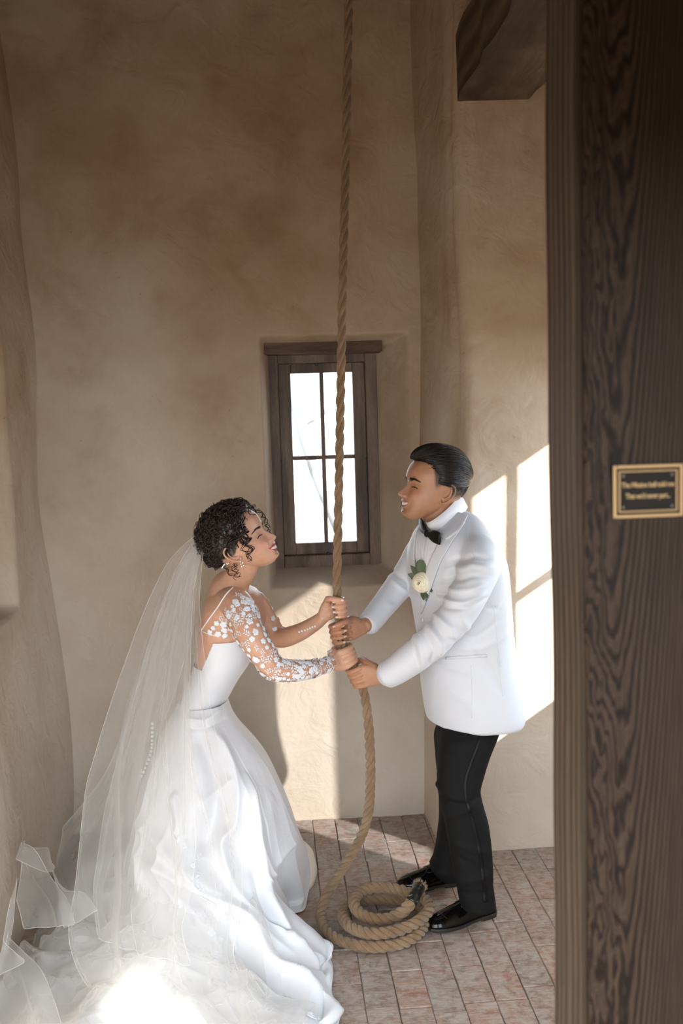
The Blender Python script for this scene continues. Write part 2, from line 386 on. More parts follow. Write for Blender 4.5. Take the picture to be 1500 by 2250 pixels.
t.l(t.ramp(lime, [(.3, (.5, .5, .5)), (.7, (.85, .85, .85))]), t.b.inputs['Roughness'])
t.bump(t.math('ADD', t.noise(pv, 40, 6, .7), t.math('MULTIPLY', scr, .5)), .5, .003)
def brick_mesh(seed):
    rg = random.Random(seed); W, L, H = .0474, .0978, .012; ch = .0022
    ring = []
    for (sx, sy) in ((-1, -1), (0, -1), (1, -1), (1, 0), (1, 1), (0, 1), (-1, 1), (-1, 0)):
        ring.append((sx*W+rg.uniform(-.0012, .0012)+.0004, sy*L+rg.uniform(-.0012, .0012)))
    v = [(x, y, -.02) for x, y in ring]+[(x, y, H-.0018) for x, y in ring]+[(x*(1-ch/W), y*(1-ch/L), H+rg.uniform(-.0008, .0006)) for x, y in ring]+[(0, 0, H)]
    f = []
    for r in (0, 8):
        for i in range(8): f.append((r+i, r+(i+1) % 8, r+8+(i+1) % 8, r+8+i))
    for i in range(8): f.append((16+i, 16+(i+1) % 8, 24))
    me = bpy.data.meshes.new('brick'); me.from_pydata(v, [], f); me.materials.append(M_BRICK); return me
BM = [brick_mesh(i) for i in range(7)]
rg = random.Random(3); far = Acc()
ncol = 0
for ci in range(-15, 17):
    xc = .0775+ci*.0975; off = rg.choice((.0, .05, .10, .15))+rg.uniform(-.012, .012)
    for ri in range(-3, 22):
        yc = .3+off+ri*.1985
        if yc > 4.32 or yc < .1: continue
        inview = 2.62 < yc < 4.3 and -.98 < xc < 1.16
        if xc > .70 and yc > 3.95: continue
        if inview:
            b = bpy.data.objects.new('brick', rg.choice(BM)); COL.objects.link(b); b.parent = floor
            b.location = (xc, yc, -.012+rg.uniform(-.0022, .0014)); b.rotation_euler = (rg.uniform(-.006, .006), rg.uniform(-.008, .008), rg.uniform(-.008, .008)+(pi if rg.random() < .5 else 0)); ncol += 1
        else: far.box((xc-.046, yc-.097, -.03), (xc+.046, yc+.097, 0))
tag(far.build('brick_field', M_BRICK, floor, False), kind='stuff')

# ---- beam over the groom
b0, b1 = P(1003, 221, YF), P(1171, 218, YF); bt = P(997, 70, YF)[2]
s = Acc(); n = 24; V = []
for i in range(n+1):
    y = YF+.12-(YF+.12-1.5)*i/n; sl = .0*i
    j = lambda k: .006*sin(i*1.7+k*2.3)+.004*sin(i*3.1+k)
    x0, x1, z0, z1 = b0[0]+j(0), b1[0]+j(1), b0[2]+j(2)*.6, bt
    V.append([(x0, y, z0+.004), (x0+.01, y, z0), (x1-.012, y, z0+.002), (x1, y, z0+.014), (x1, y, z1), (x0, y, z1)])
s.add(*grid_shell(np.array(V))); bm_ = s.build('roof_beam', M_BEAM, smooth=False)
tag(bm_, 'rough dark timber beam jutting from the wall at the top', 'beam')

# ---- timber door post on the right, with its plaque
PY = 1.30
xb = P(1286, 1000, PY)[0]; PB = PY*xb/1e9+PY+.152
post = tag(empty('door_post', (xb, PY, 0)), 'tall dark timber door post filling the right edge of the view', 'post')
def plank(name, x0, x1, y0, y1, m, seed):
    zs = np.linspace(0, 3.2, 60); V = []
    for z in zs:
        w_ = .0016*sin(z*5.3+seed)+.0010*sin(z*13.1+seed*2)
        xx0 = x0+w_-.001*z*(seed == 1); V.append([(xx0, y0+.003, z), (xx0+.003, y0, z), (x1-.003, y0, z), (x1, y0+.003, z), (x1, y1, z), (xx0, y1, z)])
    v, f = grid_shell(np.array(V)); return mesh(name, v, f, m, post, False)
plank('edge_plank', xb-.004, xb+.03, PY+.009, PB, M_EDGEWOOD, 1)
plank('face_plank', xb, xb+.17, PY, PY+.15, M_DOORWOOD, 2)
M_BRASS = mat('brass', (.30, .185, .085), .55, .7); M_PLATE = mat('plaque_black', (.012, .009, .007), .7, Specular_IOR_Level=.1)
pa, pb = P(1346, 1023, PY-.004), P(1500, 1134, PY-.004); pw, ph = pb[0]-pa[0], pa[2]-pb[2]
pq = tag(empty('plaque', ((pa[0]+pb[0])/2, PY-.001, (pa[2]+pb[2])/2)), 'small black plaque with brass border and two lines of lettering on the door post', 'plaque')
def frame_rect(x0, x1, z0, z1, w_, y0, y1):
    a = Acc(); a.box((x0, y0, z0), (x0+w_, y1, z1)); a.box((x1-w_, y0, z0), (x1, y1, z1)); a.box((x0+w_, y0, z0), (x1-w_, y1, z0+w_)); a.box((x0+w_, y0, z1-w_), (x1-w_, y1, z1)); return a
x0, x1, z1, z0 = pa[0], pb[0], pa[2], pb[2]
a = Acc(); a.box((x0+.001, PY-.003, z0+.001), (x1-.001, PY+.0005, z1-.001)); a.build('back_plate', M_PLATE, pq, False)
bevel(frame_rect(x0, x1, z0, z1, .0048, PY-.0058, PY-.003).build('border', M_BRASS, pq, False), .0012)
bevel(frame_rect(x0+.0075, x1-.0075, z0+.0075, z1-.0075, .0024, PY-.0052, PY-.003).build('border', M_BRASS, pq, False), .0008)
for (cx_, cz_) in ((x0+.0145, z1-.0145), (x1-.0145, z1-.0145), (x1-.0145, z0+.0145), (x0+.0145, z0+.0145)):
    s = Acc(); s.add(*ball((cx_, PY-.0032, cz_), .0022, 6, (1, .5, 1))); s.build('screw', M_IRON, pq)
def text(body, cx_, cz_, wid, hgt, y, m, parent, name='lettering'):
    cu = bpy.data.curves.new('t', 'FONT'); cu.body = body; cu.align_x = 'CENTER'; cu.extrude = .02; cu.offset = .012; cu.space_character = .92
    o = bpy.data.objects.new('t', cu); COL.objects.link(o); me = to_mesh(o); bpy.data.objects.remove(o)
    c = co(me); mn, mx_ = c.min(0), c.max(0)
    X = (c[:, 0]-(mn[0]+mx_[0])/2)/(mx_[0]-mn[0])*wid+cx_; Z = (c[:, 1])/.72*hgt+cz_; Yy = y-c[:, 2]*.02
    setco(me, np.stack([X, Yy, Z], 1)); me.materials.clear(); return link(name, me, m, parent, False)
xm = (x0+x1)/2
text('The Mission bell told me', xm, z0+ph*.575, pw-.0235, .0072, PY-.0034, M_BRASS, pq)
text("That we'd never part...", xm, z0+ph*.365, (pw-.0235)*.84, .0072, PY-.0034, M_BRASS, pq)

# ---- bare tree outside the window, almost lost in the glare
tree = tag(empty('tree', (-.2, 6.4, 0)), 'bare pale tree branch in the glare outside the small window', 'tree')
M_BARK = mat('bark', (.16, .155, .15), .9)
s = Acc(); pts = spline([P(560, 700, 6.6), P(640, 860, 6.5), P(668, 960, 6.4), P(700, 1060, 6.35), P(740, 1160, 6.3), P(775, 1260, 6.3)], 30); s.tube(pts, np.linspace(.05, .028, 30), 8)
s.tube(spline([pts[10], P(720, 900, 6.4), P(790, 820, 6.4)], 14), np.linspace(.02, .006, 14), 6)
s.tube(spline([pts[4], P(640, 760, 6.5), P(700, 700, 6.5)], 14), np.linspace(.02, .008, 14), 6)
s.tube(spline([P(775, 1260, 6.3), np.array((.75, 6.3, .5)), np.array((.8, 6.3, -.06))], 10), np.linspace(.03, .08, 10), 8)
s.build('trunk', M_BARK, tree)
# ------------------------------------------------------------------ people: shared pieces
from mathutils.bvhtree import BVHTree
def skin_mat(name, rough=.45):
    m = mat(name, rough=rough); t = NT(m); a = t.n('ShaderNodeAttribute', attribute_name='Col')
    c = t.coord('Object'); n = t.ramp(t.noise(c, 55, 4, .6), [(.3, (.93, .91, .90)), (.7, (1.04, 1.03, 1.02))])
    t.color(t.mix(1., a.outputs['Color'], n, 'MULTIPLY'))
    t.b.inputs['Subsurface Weight'].default_value = .12; t.b.inputs['Subsurface Radius'].default_value = (.012, .005, .003)
    t.b.inputs['Subsurface Scale'].default_value = .6
    t.bump(t.noise(c, 300, 3, .6), .12, .001); return m
def ring(c, ax, ay, a, b, k=28, n=2.):
    t = np.arange(k)*2*pi/k; ct, st = np.cos(t), np.sin(t)
    u = np.sign(ct)*np.abs(ct)**(2/n); v = np.sign(st)*np.abs(st)**(2/n)
    return np.asarray(c)+a*u[:, None]*np.asarray(ax)+b*v[:, None]*np.asarray(ay)
def limb(acc, pts, ra, rb=None, k=24, n=40, up=(0, 0, 1)):
    """smooth tapered limb through the joints; ra / rb half thickness in the frame's two directions"""
    P_ = spline(pts, n); ra = spline(np.array(ra)[:, None], n)[:, 0]; rb = ra if rb is None else spline(np.array(rb)[:, None], n)[:, 0]
    t, N, B = frames(P_, up); a = np.arange(k)*2*pi/k
    v = P_[:, None]+np.cos(a)[None, :, None]*N[:, None]*ra[:, None, None]+np.sin(a)[None, :, None]*B[:, None]*rb[:, None, None]
    # rounded ends
    v = np.concatenate([(P_[0]+(v[0]-P_[0])*.55-t[0]*ra[0]*.5)[None], v, (P_[-1]+(v[-1]-P_[-1])*.55+t[-1]*ra[-1]*.5)[None]])
    acc.add(*grid_shell(v))
def px_loft(acc, rows, Y, k=48, delta=0., nn=2.2, m=40):
    """rows (y, xleft, xright, half depth[, Y]) of an outline seen in the photograph -> closed body"""
    R = np.array([(r[0], r[1], r[2], r[3], r[4] if len(r) > 4 else Y) for r in rows], float)
    R = spline(R, m); out = []
    t = np.arange(k)*2*pi/k
    for (y, xl, xr, b, yy) in R:
        L, Q = P(xl, y, yy), P(xr, y, yy); c = (L+Q)/2; a = (Q[0]-L[0])/2
        ct, st = np.cos(t), np.sin(t-delta)
        u = np.sign(ct)*np.abs(ct)**(2/nn); v = np.sign(st)*np.abs(st)**(2/nn)
        out.append(np.stack([c[0]+a*u, c[1]+b*v, c[2]+0*u], 1))
    acc.add(*grid_shell(np.array(out)))
def bvh(*meshes):
    V = []; F_ = []; n = 0
    for me in meshes:
        V += [tuple(v.co) for v in me.vertices]; F_ += [tuple(i+n for i in p.vertices) for p in me.polygons]; n = len(V)
    return BVHTree.FromPolygons(V, F_)
def hit(tree, x, y, off=0.):
    d = CF + CR*(x-750)/F_PX - CU*(y-1125)/F_PX; d /= np.linalg.norm(d)
    h = tree.ray_cast(Vector(C0), Vector(d))
    if h[0] is None:
        return None, None
    n = np.array(h[1]); 
    if n.dot(d) > 0: n = -n
    return np.array(h[0])+n*off, n
def near(tree, p, off=0.):
    h = tree.find_nearest(Vector(p)); n = np.array(h[1]); return np.array(h[0])+n*off, n
def cloth_strip(name, tree, left, right, nu, nv, off, th, m, parent, Yfallback=3.2, edge=None):
    """cloth piece lying on a body between two outlines (photograph pixels)"""
    L, R = spline(left, nu), spline(right, nu); V = np.zeros((nu, nv, 3)); Nn = np.zeros((nu, nv, 3))
    for i in range(nu):
        for j in range(nv):
            q = L[i]+(R[i]-L[i])*j/(nv-1); h, n = hit(tree, *q, off)
            if h is None: h, n = P(*q, Yfallback), np.array((0, -1., 0))
            V[i, j] = h; Nn[i, j] = n
    for _ in range(2):
        V[1:-1, 1:-1] = .5*V[1:-1, 1:-1]+.125*(V[2:, 1:-1]+V[:-2, 1:-1]+V[1:-1, 2:]+V[1:-1, :-2])
    v, f = grid_sheet(V); o = mesh(name, v, f, m, parent); s = o.modifiers.new('t', 'SOLIDIFY'); s.thickness = th; s.offset = 0
    return o
def seam(tree, pts, r, n=24, off=.0005):
    q = spline(pts, n); out = []
    for x, y in q:
        h, nn = hit(tree, x, y, off)
        if h is not None: out.append(h)
    return tube(out, r, 6)

# head in its own frame: x forwards, y to the left, z up, origin between the ears, metres
HP = {
 'm': dict(xf=[(-101, 62), (-98, 80), (-92, 91), (-84, 96), (-74, 92), (-64, 95), (-56, 95), (-48, 96), (-38, 97), (-25, 94), (-10, 90), (5, 88), (15, 89.5), (25, 95), (34, 97), (50, 96), (66, 92), (82, 83), (100, 66), (115, 44), (126, 16), (131, -8)],
           w=[(-101, 10), (-98, 24), (-90, 36), (-78, 47), (-62, 57), (-40, 65), (-20, 69), (0, 72), (20, 75), (50, 77), (80, 71), (100, 61), (115, 47), (126, 27), (131, 3)], nose=1.12, jaw=1.),
 'f': dict(xf=[(-95, 60), (-92, 76), (-86, 87), (-79, 91), (-71, 87), (-62, 91), (-55, 92), (-48, 93), (-38, 93), (-25, 90), (-10, 87), (5, 85), (15, 86), (25, 89.5), (34, 92), (50, 93), (66, 90), (82, 81), (100, 64), (115, 42), (126, 14), (131, -8)],
           w=[(-95, 9), (-92, 19), (-85, 29), (-74, 40), (-60, 51), (-40, 61), (-20, 67), (0, 70), (20, 72), (50, 74), (80, 69), (100, 60), (115, 46), (126, 26), (131, 3)], nose=.94, jaw=.9)}
XB = [(-101, 52), (-97, 40), (-85, 10), (-70, -15), (-55, -40), (-40, -62), (-20, -82), (0, -92), (20, -98), (50, -99), (80, -92), (100, -79), (115, -62), (126, -38), (131, -12)]
CXs = [(-101, 58), (-80, 48), (-60, 34), (-40, 22), (0, 4), (40, 0), (131, -10)]
MW = 34.
def zm(y): return -57.5+11.*(np.abs(y)/MW)**2
def face_disp(y, z, k):
    g = lambda a, b: np.exp(-(a*a+b*b)); ay = np.abs(y); q = HP[k]
    nh = np.interp(z, [-42, -39, -35, -29, -22, -12, 0, 10, 19, 26], [0, 5, 17, 24.5, 22.5, 16, 9, 4, 1, 0])*q['nose']
    ns = np.interp(z, [-42, -30, -15, 0, 15], [8, 9.5, 8, 6.5, 6.5])
    d = nh*np.exp(-(y/ns)**2)
    d += 7.5*g((ay-12.5)/5, (z+31)/6)
    d -= 4.*g((ay-7)/3.2, (z+40)/3)                                # nostril shade
    d -= 8.*g((ay-30)/15, (z-9)/10); d += 6.5*g((ay-31)/11.5, (z-7)/7.5)
    d -= 2.0*g((ay-31)/13, (z-(3.2-((ay-31)/13)**2*2.4))/1.6)      # closed lid crease
    d += 3.2*g((ay-28)/18, (z-24)/7)                               # brow
    d += 6*g((ay-42)/16, (z+22)/15)                                # cheeks lifted by the smile
    # nasolabial fold
    s = np.clip((z+28)/-30, 0, 1.3); fy = 17+24*s**.9; d -= 2.6*np.exp(-((ay-fy)/3.2)**2)*np.clip(1.2-np.abs(s-.55)*1.9, 0, 1)*(z < -24)*(z > -66)
    m_ = zm(y); op = 6.4*np.clip(1-(ay/(MW-4))**2, 0, 1)
    inm = np.clip(1-(ay/(MW+1))**2, 0, 1)**.5
    d += 5.0*inm*np.exp(-((z-(m_+op+2.6))/3.0)**2); d += 5.4*inm*np.exp(-((z-(m_-op-3.2))/3.4)**2)
    d -= 8.*np.clip(1-(np.abs(z-m_)/(op+.8))**2, 0, 1)*(op > .4)
    d -= 2.5*g((ay-MW-1)/4, (z+47)/4)                                # mouth corners
    d -= 3*g(y/16, (z+72)/5); d += 2.5*g(y/14, (z+86)/8)
    return d
def face_x(y, z, k):
    q = HP[k]; xf = np.interp(z, *zip(*q['xf'])); w_ = np.interp(z, *zip(*q['w'])); cx = np.interp(z, *zip(*CXs))
    n = 2.35; return cx+(xf-cx)*np.clip(1-np.abs(y/w_)**n, 0, 1)**(1/n)+face_disp(y, z, k)
def head_shell(k, T):
    q = HP[k]; z0 = q['xf'][0][0]; zs = z0+(131-z0)*.5*(1-np.cos(np.linspace(0, pi, 170)))
    zs = np.sort(np.concatenate([zs, np.linspace(-70, 30, 60)])); K = 200
    a = np.arange(K)*2*pi/K; a = a-.55*np.sin(2*a)*.5+0*a
    ct, st = np.cos(a), np.sin(a); V = []
    xfs, ws = spline_f(q['xf'], zs), spline_f(q['w'], zs); xbs, cxs = spline_f(XB, zs), np.interp(zs, *zip(*CXs))
    for z, xf, w_, xb, cx in zip(zs, xfs, ws, xbs, cxs):
        cx = min(cx, xf-4); xb = min(xb, cx-4)
        n = 2.35; x = np.where(ct > 0, cx+(xf-cx)*np.abs(ct)**(2/n), cx-(cx-xb)*np.abs(ct)**(2/2.1))
        y = w_*np.sign(st)*np.abs(st)**(2/np.where(ct > 0, n, 2.1))
        dsp = face_disp(y, z+0*y, k)*smooth01((ct-.05)/.4); x = x+dsp
        V.append(np.stack([x, y, z+0*x], 1))
    v, f = grid_shell(np.array(V)); return T(v/1000), f
def spline_f(tab, z):
    x, y = np.array(tab, float).T; out = np.interp(z, x, y)
    for s in (2., 4.): out = (out+np.interp(z-s, x, y)+np.interp(z+s, x, y))/3
    return out
def ear_shells(acc, T, side, s=1.):
    """helix rim, bowl and lobe"""
    c = np.array([-12., 0, -4.]); lean = radians(12)
    def E(p):
        p = np.atleast_2d(p).astype(float); x, z, o = p[:, 0], p[:, 1], p[:, 2]
        X = c[0]+(x*cos(lean)-z*sin(lean))*s; Z = c[2]+(x*sin(lean)+z*cos(lean))*s
        Y = 70+o+np.clip(-x, -20, 30)*.42; return np.stack([X, side*Y, Z], 1)
    rim = [(13, -2, 2), (15, 10, 4), (13, 22, 5), (5, 31, 7), (-6, 32, 9), (-15, 25, 10), (-18, 12, 10), (-16, -3, 9), (-10, -16, 7), (-3, -25, 6), (4, -30, 5), (9, -26, 3), (10, -17, 2)]
    acc.add(*[q if i else T(q/1000) for i, q in enumerate(tube(E(spline(rim, 60)), np.interp(np.linspace(0, 1, 60), [0, .2, .7, .85, 1], [2.6, 3.3, 2.8, 4.6, 4]), 10))])
    inner = [(2, 20, 4), (-6, 18, 5), (-9, 8, 6), (-7, -4, 5), (-1, -13, 4), (6, -14, 3)]
    acc.add(*[q if i else T(q/1000) for i, q in enumerate(tube(E(spline(inner, 30)), 2.4, 8))])
    V = []
    for r in np.linspace(.05, 1, 8):
        t = np.arange(24)*2*pi/24; x = -2+14*r*np.cos(t); z = 1+27*r*np.sin(t)
        V.append(E(np.stack([x, z, -1+2.5*r*r+0*t], 1)))
    V2 = [q+np.array([0, -side*5., 0]) for q in V[::-1]]
    v, f = grid_shell(np.array(V2+V)); v = v; acc.add(T(v/1000), f)
    tg = ball(tuple(E((11, -5, 1))[0]), 4.2, 8); acc.add(T(np.array(tg[0])/1000), tg[1])
def head_frame(origin, fwd, up, s):
    fwd = np.array(fwd, float); fwd /= np.linalg.norm(fwd); l = np.cross(up, fwd); l /= np.linalg.norm(l); u = np.cross(fwd, l)
    M = np.stack([fwd, l, u], 1)*s; o = np.array(origin, float)
    return (lambda v: np.asarray(v) @ M.T+o), (lambda v: (np.asarray(v)-o) @ np.linalg.inv(M).T)
def teeth(k, T, parent, m):
    s = Acc(); ys = np.linspace(-27, 27, 40)
    rows = []
    for dz in (6.2, 2.5, -1.5, -4.2):
        op = np.clip(1-(ys/(MW-4))**2, .05, 1); z = zm(ys)+dz*op
        x = face_x(ys, z*0+zm(ys)+10, k)-4.0; x -= .35*np.abs(np.sin(ys*pi/6.2))**8*2
        rows.append(np.stack([x, ys, z], 1))
    v, f = grid_sheet(np.array(rows)); o = mesh('teeth', T(v/1000), f, m, parent); sm = o.modifiers.new('t', 'SOLIDIFY'); sm.thickness = .001
    return o
def lash(k, T, parent, m, side, name='eyelash'):
    s = Acc(); y = np.linspace(18, 45, 22); z = 3.0-((y-31)/13)**2*2.6-.6
    x = np.array([face_x(np.array(a*side), np.array(b), k) for a, b in zip(y, z)])+.6
    s.add(*[q if i else T(q/1000) for i, q in enumerate(tube(np.stack([x, y*side, z], 1), np.interp(y, [18, 30, 45], [.8, 1.7, 1.1]), 6))])
    for a in np.linspace(22, 45, 12):
        zz = 3.0-((a-31)/13)**2*2.6; xx = float(face_x(np.array(a*side), np.array(zz), k))+.6
        s.add(*[q if i else T(q/1000) for i, q in enumerate(tube(np.array([(xx, a*side, zz-.6), (xx+2, (a+.8)*side, zz-2), (xx+3.4, (a+1.8)*side, zz-2.4)]), [.35, .3, .12], 4))])
    return s.build(name, m, parent)
def brow(k, T, parent, m, side, thick=1.):
    s = Acc(); rg = random.Random(5+side)
    for i in range(190):
        a = rg.uniform(13, 49); z = 22+np.interp(a, [13, 38, 49], [0, 5.5, 1.5])+rg.uniform(-3.1, 3.1)*thick*np.interp(a, [13, 30, 49], [1, 1, .45])
        pts = []
        for q in (0, .5, 1):
            yy = a+q*5.5; zz = z+q*np.interp(a, [13, 35, 49], [2.5, .5, -2.5]); pts.append((float(face_x(np.array(yy*side), np.array(zz), k))+.5, yy*side, zz))
        s.add(*[q if i_ else T(q/1000) for i_, q in enumerate(tube(np.array(pts), [.75, .7, .25], 4))])
    return s.build('eyebrow', m, parent)
def hand(acc, R0, arm, back, wrist, size=1., rr=.0185, sp=.0195, axis=None, nails=None, thumb_front=True):
    """hand closed on the rope at R0. arm = -1 the arm comes from the left, +1 from the right.
    back = -1: the back of the hand is towards the camera and the fingers curl round behind; +1: the palm is behind the rope and the finger tips come round to the front"""
    R0 = np.array(R0, float); az = np.array(axis if axis is not None else (0, 0, 1.), float); az /= np.linalg.norm(az)
    ax = np.array((-arm*1., 0, 0)); ax -= az*ax.dot(az); ax /= np.linalg.norm(ax)      # direction away from the arm
    ay = np.array((0, 1., 0)); ay -= az*ay.dot(az)+ax*ay.dot(ax); ay /= np.linalg.norm(ay); ay = ay*back   # side on which the palm lies
    W = lambda x, y, z: R0+ax*x*size+ay*y*size+az*z*size
    zf = [sp*1.5, sp*.52, -sp*.48, -sp*1.45]; fr = [.0086, .0090, .0085, .0074]; fl = [.95, 1.03, .98, .86]
    mc = []
    for i in range(4):
        q = rr+fr[i]*.98
        # angle 90 deg = the palm's side, decreasing passes the far side (0) and round to the other side (-90)
        ang = [148, 112, 70, 28, -8, -42, -78*fl[i]-6, -104*fl[i]-8]; rad = [q+.013, q+.010, q+.0035, q+.0028, q+.0008, q+.0004, q-.0004, q-.0015]
        pts = [W(r_*cos(radians(a)), r_*sin(radians(a)), zf[i]*(1.05 if a > 90 else .96)+(.002 if a < 0 else 0)) for a, r_ in zip(ang, rad)]
        rs = [fr[i]*f_ for f_ in (1.0, 1.12, 1.14, .98, 1.06, .95, .92, .80)]
        limb(acc, np.array(pts), rs, k=14, n=34)
        mc.append(pts[1])
        if nails is not None:
            c = pts[-1]+(pts[-1]-R0)*0; o = R0+az*((pts[-1]-R0).dot(az)); nrm = (pts[-1]-o)/np.linalg.norm(pts[-1]-o)
            nails.append((pts[-1]+nrm*fr[i]*size*.72, nrm, pts[-1]-pts[-2], fr[i]*size))
    # palm from the knuckles to the wrist
    w = np.array(wrist, float); kn = W(-.026, rr*1.0+.011, 0.)
    pal = [w, w*.62+kn*.38, w*.25+kn*.75, W(-.012, rr+.012, 0)]
    t_ = kn-w; t_ /= np.linalg.norm(t_); n_ = ay-t_*ay.dot(t_); n_ /= np.linalg.norm(n_); b_ = np.cross(t_, n_)
    V = []
    for s_, hw, ht in zip(np.linspace(0, 1, 14), np.interp(np.linspace(0, 1, 14), [0, .25, .7, 1], [.025, .030, .038, .037]), np.interp(np.linspace(0, 1, 14), [0, .4, .8, 1], [.019, .0175, .0150, .0115])):
        c = spline(pal, 2, np.array([s_*3, s_*3]))[0]; bb = b_*(1-s_)+np.sign(b_.dot(az))*az*s_; bb /= np.linalg.norm(bb)
        V.append(ring(c, bb, n_, hw*size, ht*size, 22, 2.5))
    acc.add(*grid_shell(np.array(V)))
    # thumb: leaves the side of the palm near its base and closes over the rope on the other side
    base = w*.62+kn*.38+az*.024*size-ay*.004; pts = [base, w*.25+kn*.75+az*.036*size-ay*.016*size, W(-.028, -.012, .040), W(-.006, -.0265, .038), W(.014, -.0255, .0345)]
    limb(acc, np.array(pts), [.015*size, .0135*size, .0108*size, .0102*size, .0078*size], k=14, n=30)
    if nails is not None: nails.append((pts[-1]-ay*.0068*size, -ay, pts[-1]-pts[-2], .009*size))
    return mc
def nail_mesh(nails, T0, m, parent, name='fingernail'):
    for (c, n, d, r) in nails:
        d = d-n*d.dot(n); d /= np.linalg.norm(d)+1e-9; b = np.cross(n, d); V = []
        for i in range(5):
            row = []
            for j in range(5):
                u, v = (i-2)/2, (j-2)/2; ww = .50*r*(1-.25*max(0, u)**2); row.append(c+d*(u*.62*r+.35*r)+b*v*ww-n*(v*v*.22*r))
            V.append(row)
        v, f = grid_sheet(np.array(V)); o = mesh(name, v, f, m, parent); s = o.modifiers.new('t', 'SOLIDIFY'); s.thickness = .0006
def finish_body(acc, T_inv, k, base, voxel=.0022, hairline=None, extra=None):
    me = remesh(np.concatenate(acc.v), acc.f, voxel, 3, .45); p = co(me)
    L = T_inv(p)*1000; x, y, z = L.T; ay = np.abs(y)
    c = np.tile(np.array(base, float), (len(p), 1))
    onhead = (np.abs(x) < 140) & (ay < 95) & (z > -105) & (z < 140)
    front = onhead & (x > 40)
    def blend(mask, colr): 
        mk = np.clip(mask, 0, 1)[:, None]; c[:] = c*(1-mk)+np.array(colr)*mk
    g = np.exp(-((ay-42)/17)**2-((z+18)/16)**2)*front; blend(g*(.42 if k == 'f' else .22), (.66, .24, .17))
    m_ = zm(y); op = 6.4*np.clip(1-(ay/(MW-4))**2, 0, 1)
    up = (ay < MW)*(z > m_+op-.5)*(z < m_+op+5.0*np.clip(1-(ay/(MW+2))**2, 0, 1)**.5+.6); lo = (ay < MW-1)*(z < m_-op+.5)*(z > m_-op-6.4*np.clip(1-(ay/(MW+1))**2, 0, 1)**.5)
    lipc = (.50, .045, .035) if k == 'f' else (.40, .16, .12)
    blend((up | lo)*front*(1. if k == 'f' else .6), lipc)
    blend((np.abs(z-m_) < op*.9)*front*(op > .5)*1., (.16, .03, .025))
    blend(np.exp(-((ay-31)/14)**2-((z-8)/8)**2)*front*.28, (.30, .13, .09))
    if extra is not None: extra(c, L, onhead, blend)
    paint(me, 'Col', c); me.name = 'body'
    return me
# ------------------------------------------------------------------ the man
def cloth(name, col, rough=.75, bumpy=.15, sheen=.2, wrinkle=0., ws=14., **kw):
    m = mat(name, col, rough, **kw); t = NT(m); c = t.coord('Object'); m.node_tree.nodes['Principled BSDF'].inputs['Sheen Weight'].default_value = sheen
    h = t.noise(c, 900, 2, .5)
    if wrinkle:
        h = t.math('ADD', t.math('MULTIPLY', h, .02), t.math('MULTIPLY', t.noise(c, ws, 3, .5, .8), wrinkle)); t.bump(h, .6, .012)
    else: t.bump(h, bumpy, .0006)
    return m
M_JACKET = cloth('white_wool', (.62, .64, .68), .55, wrinkle=.12, ws=9.)
M_SHIRT = cloth('shirt_cotton', (.70, .70, .73), .7)
M_TROUSER = cloth('black_wool', (.007, .007, .007), .8, sheen=0., wrinkle=.12, ws=10., Specular_IOR_Level=.18)
M_SATIN_BLACK = mat('black_satin', (.003, .003, .003), .5, Specular_IOR_Level=.25)
M_PATENT = mat('patent_leather', (.003, .0028, .0028), .10, Specular_IOR_Level=.35); M_SOLE = mat('shoe_sole', (.018, .015, .013), .5)
M_SKIN_M = skin_mat('skin_man'); M_SKIN_F = skin_mat('skin_woman', .42)
M_HAIR_M = mat('hair_black', (.012, .008, .006), .38); M_HAIR_F = mat('hair_dark_brown', (.016, .008, .0055), .36)
M_TEETH = mat('teeth', (.82, .79, .72), .25); M_LASH = mat('lash', (.015, .009, .007), .6)
M_GOLD = mat('gold', (.85, .56, .26), .2, 1.); M_NAIL = mat('nail', (.62, .38, .28), .25)

ROPE_Y = 3.30
HAND = dict(bf=(741, 1337, 3.30), gf=(748, 1392, 3.30), bn=(761, 1441, 3.30), gn=(789, 1484, 3.30))
HP_ = {k: P(*v) for k, v in HAND.items()}
def axis_between(a, b): v = np.array(a)-np.array(b); return v/np.linalg.norm(v)
AX = dict(bf=axis_between(P(741, 1300, 3.3), HP_['gf']), gf=axis_between(HP_['bf'], HP_['bn']), bn=axis_between(HP_['gf'], HP_['gn']), gn=axis_between(HP_['bn'], P(799, 1530, 3.3)))

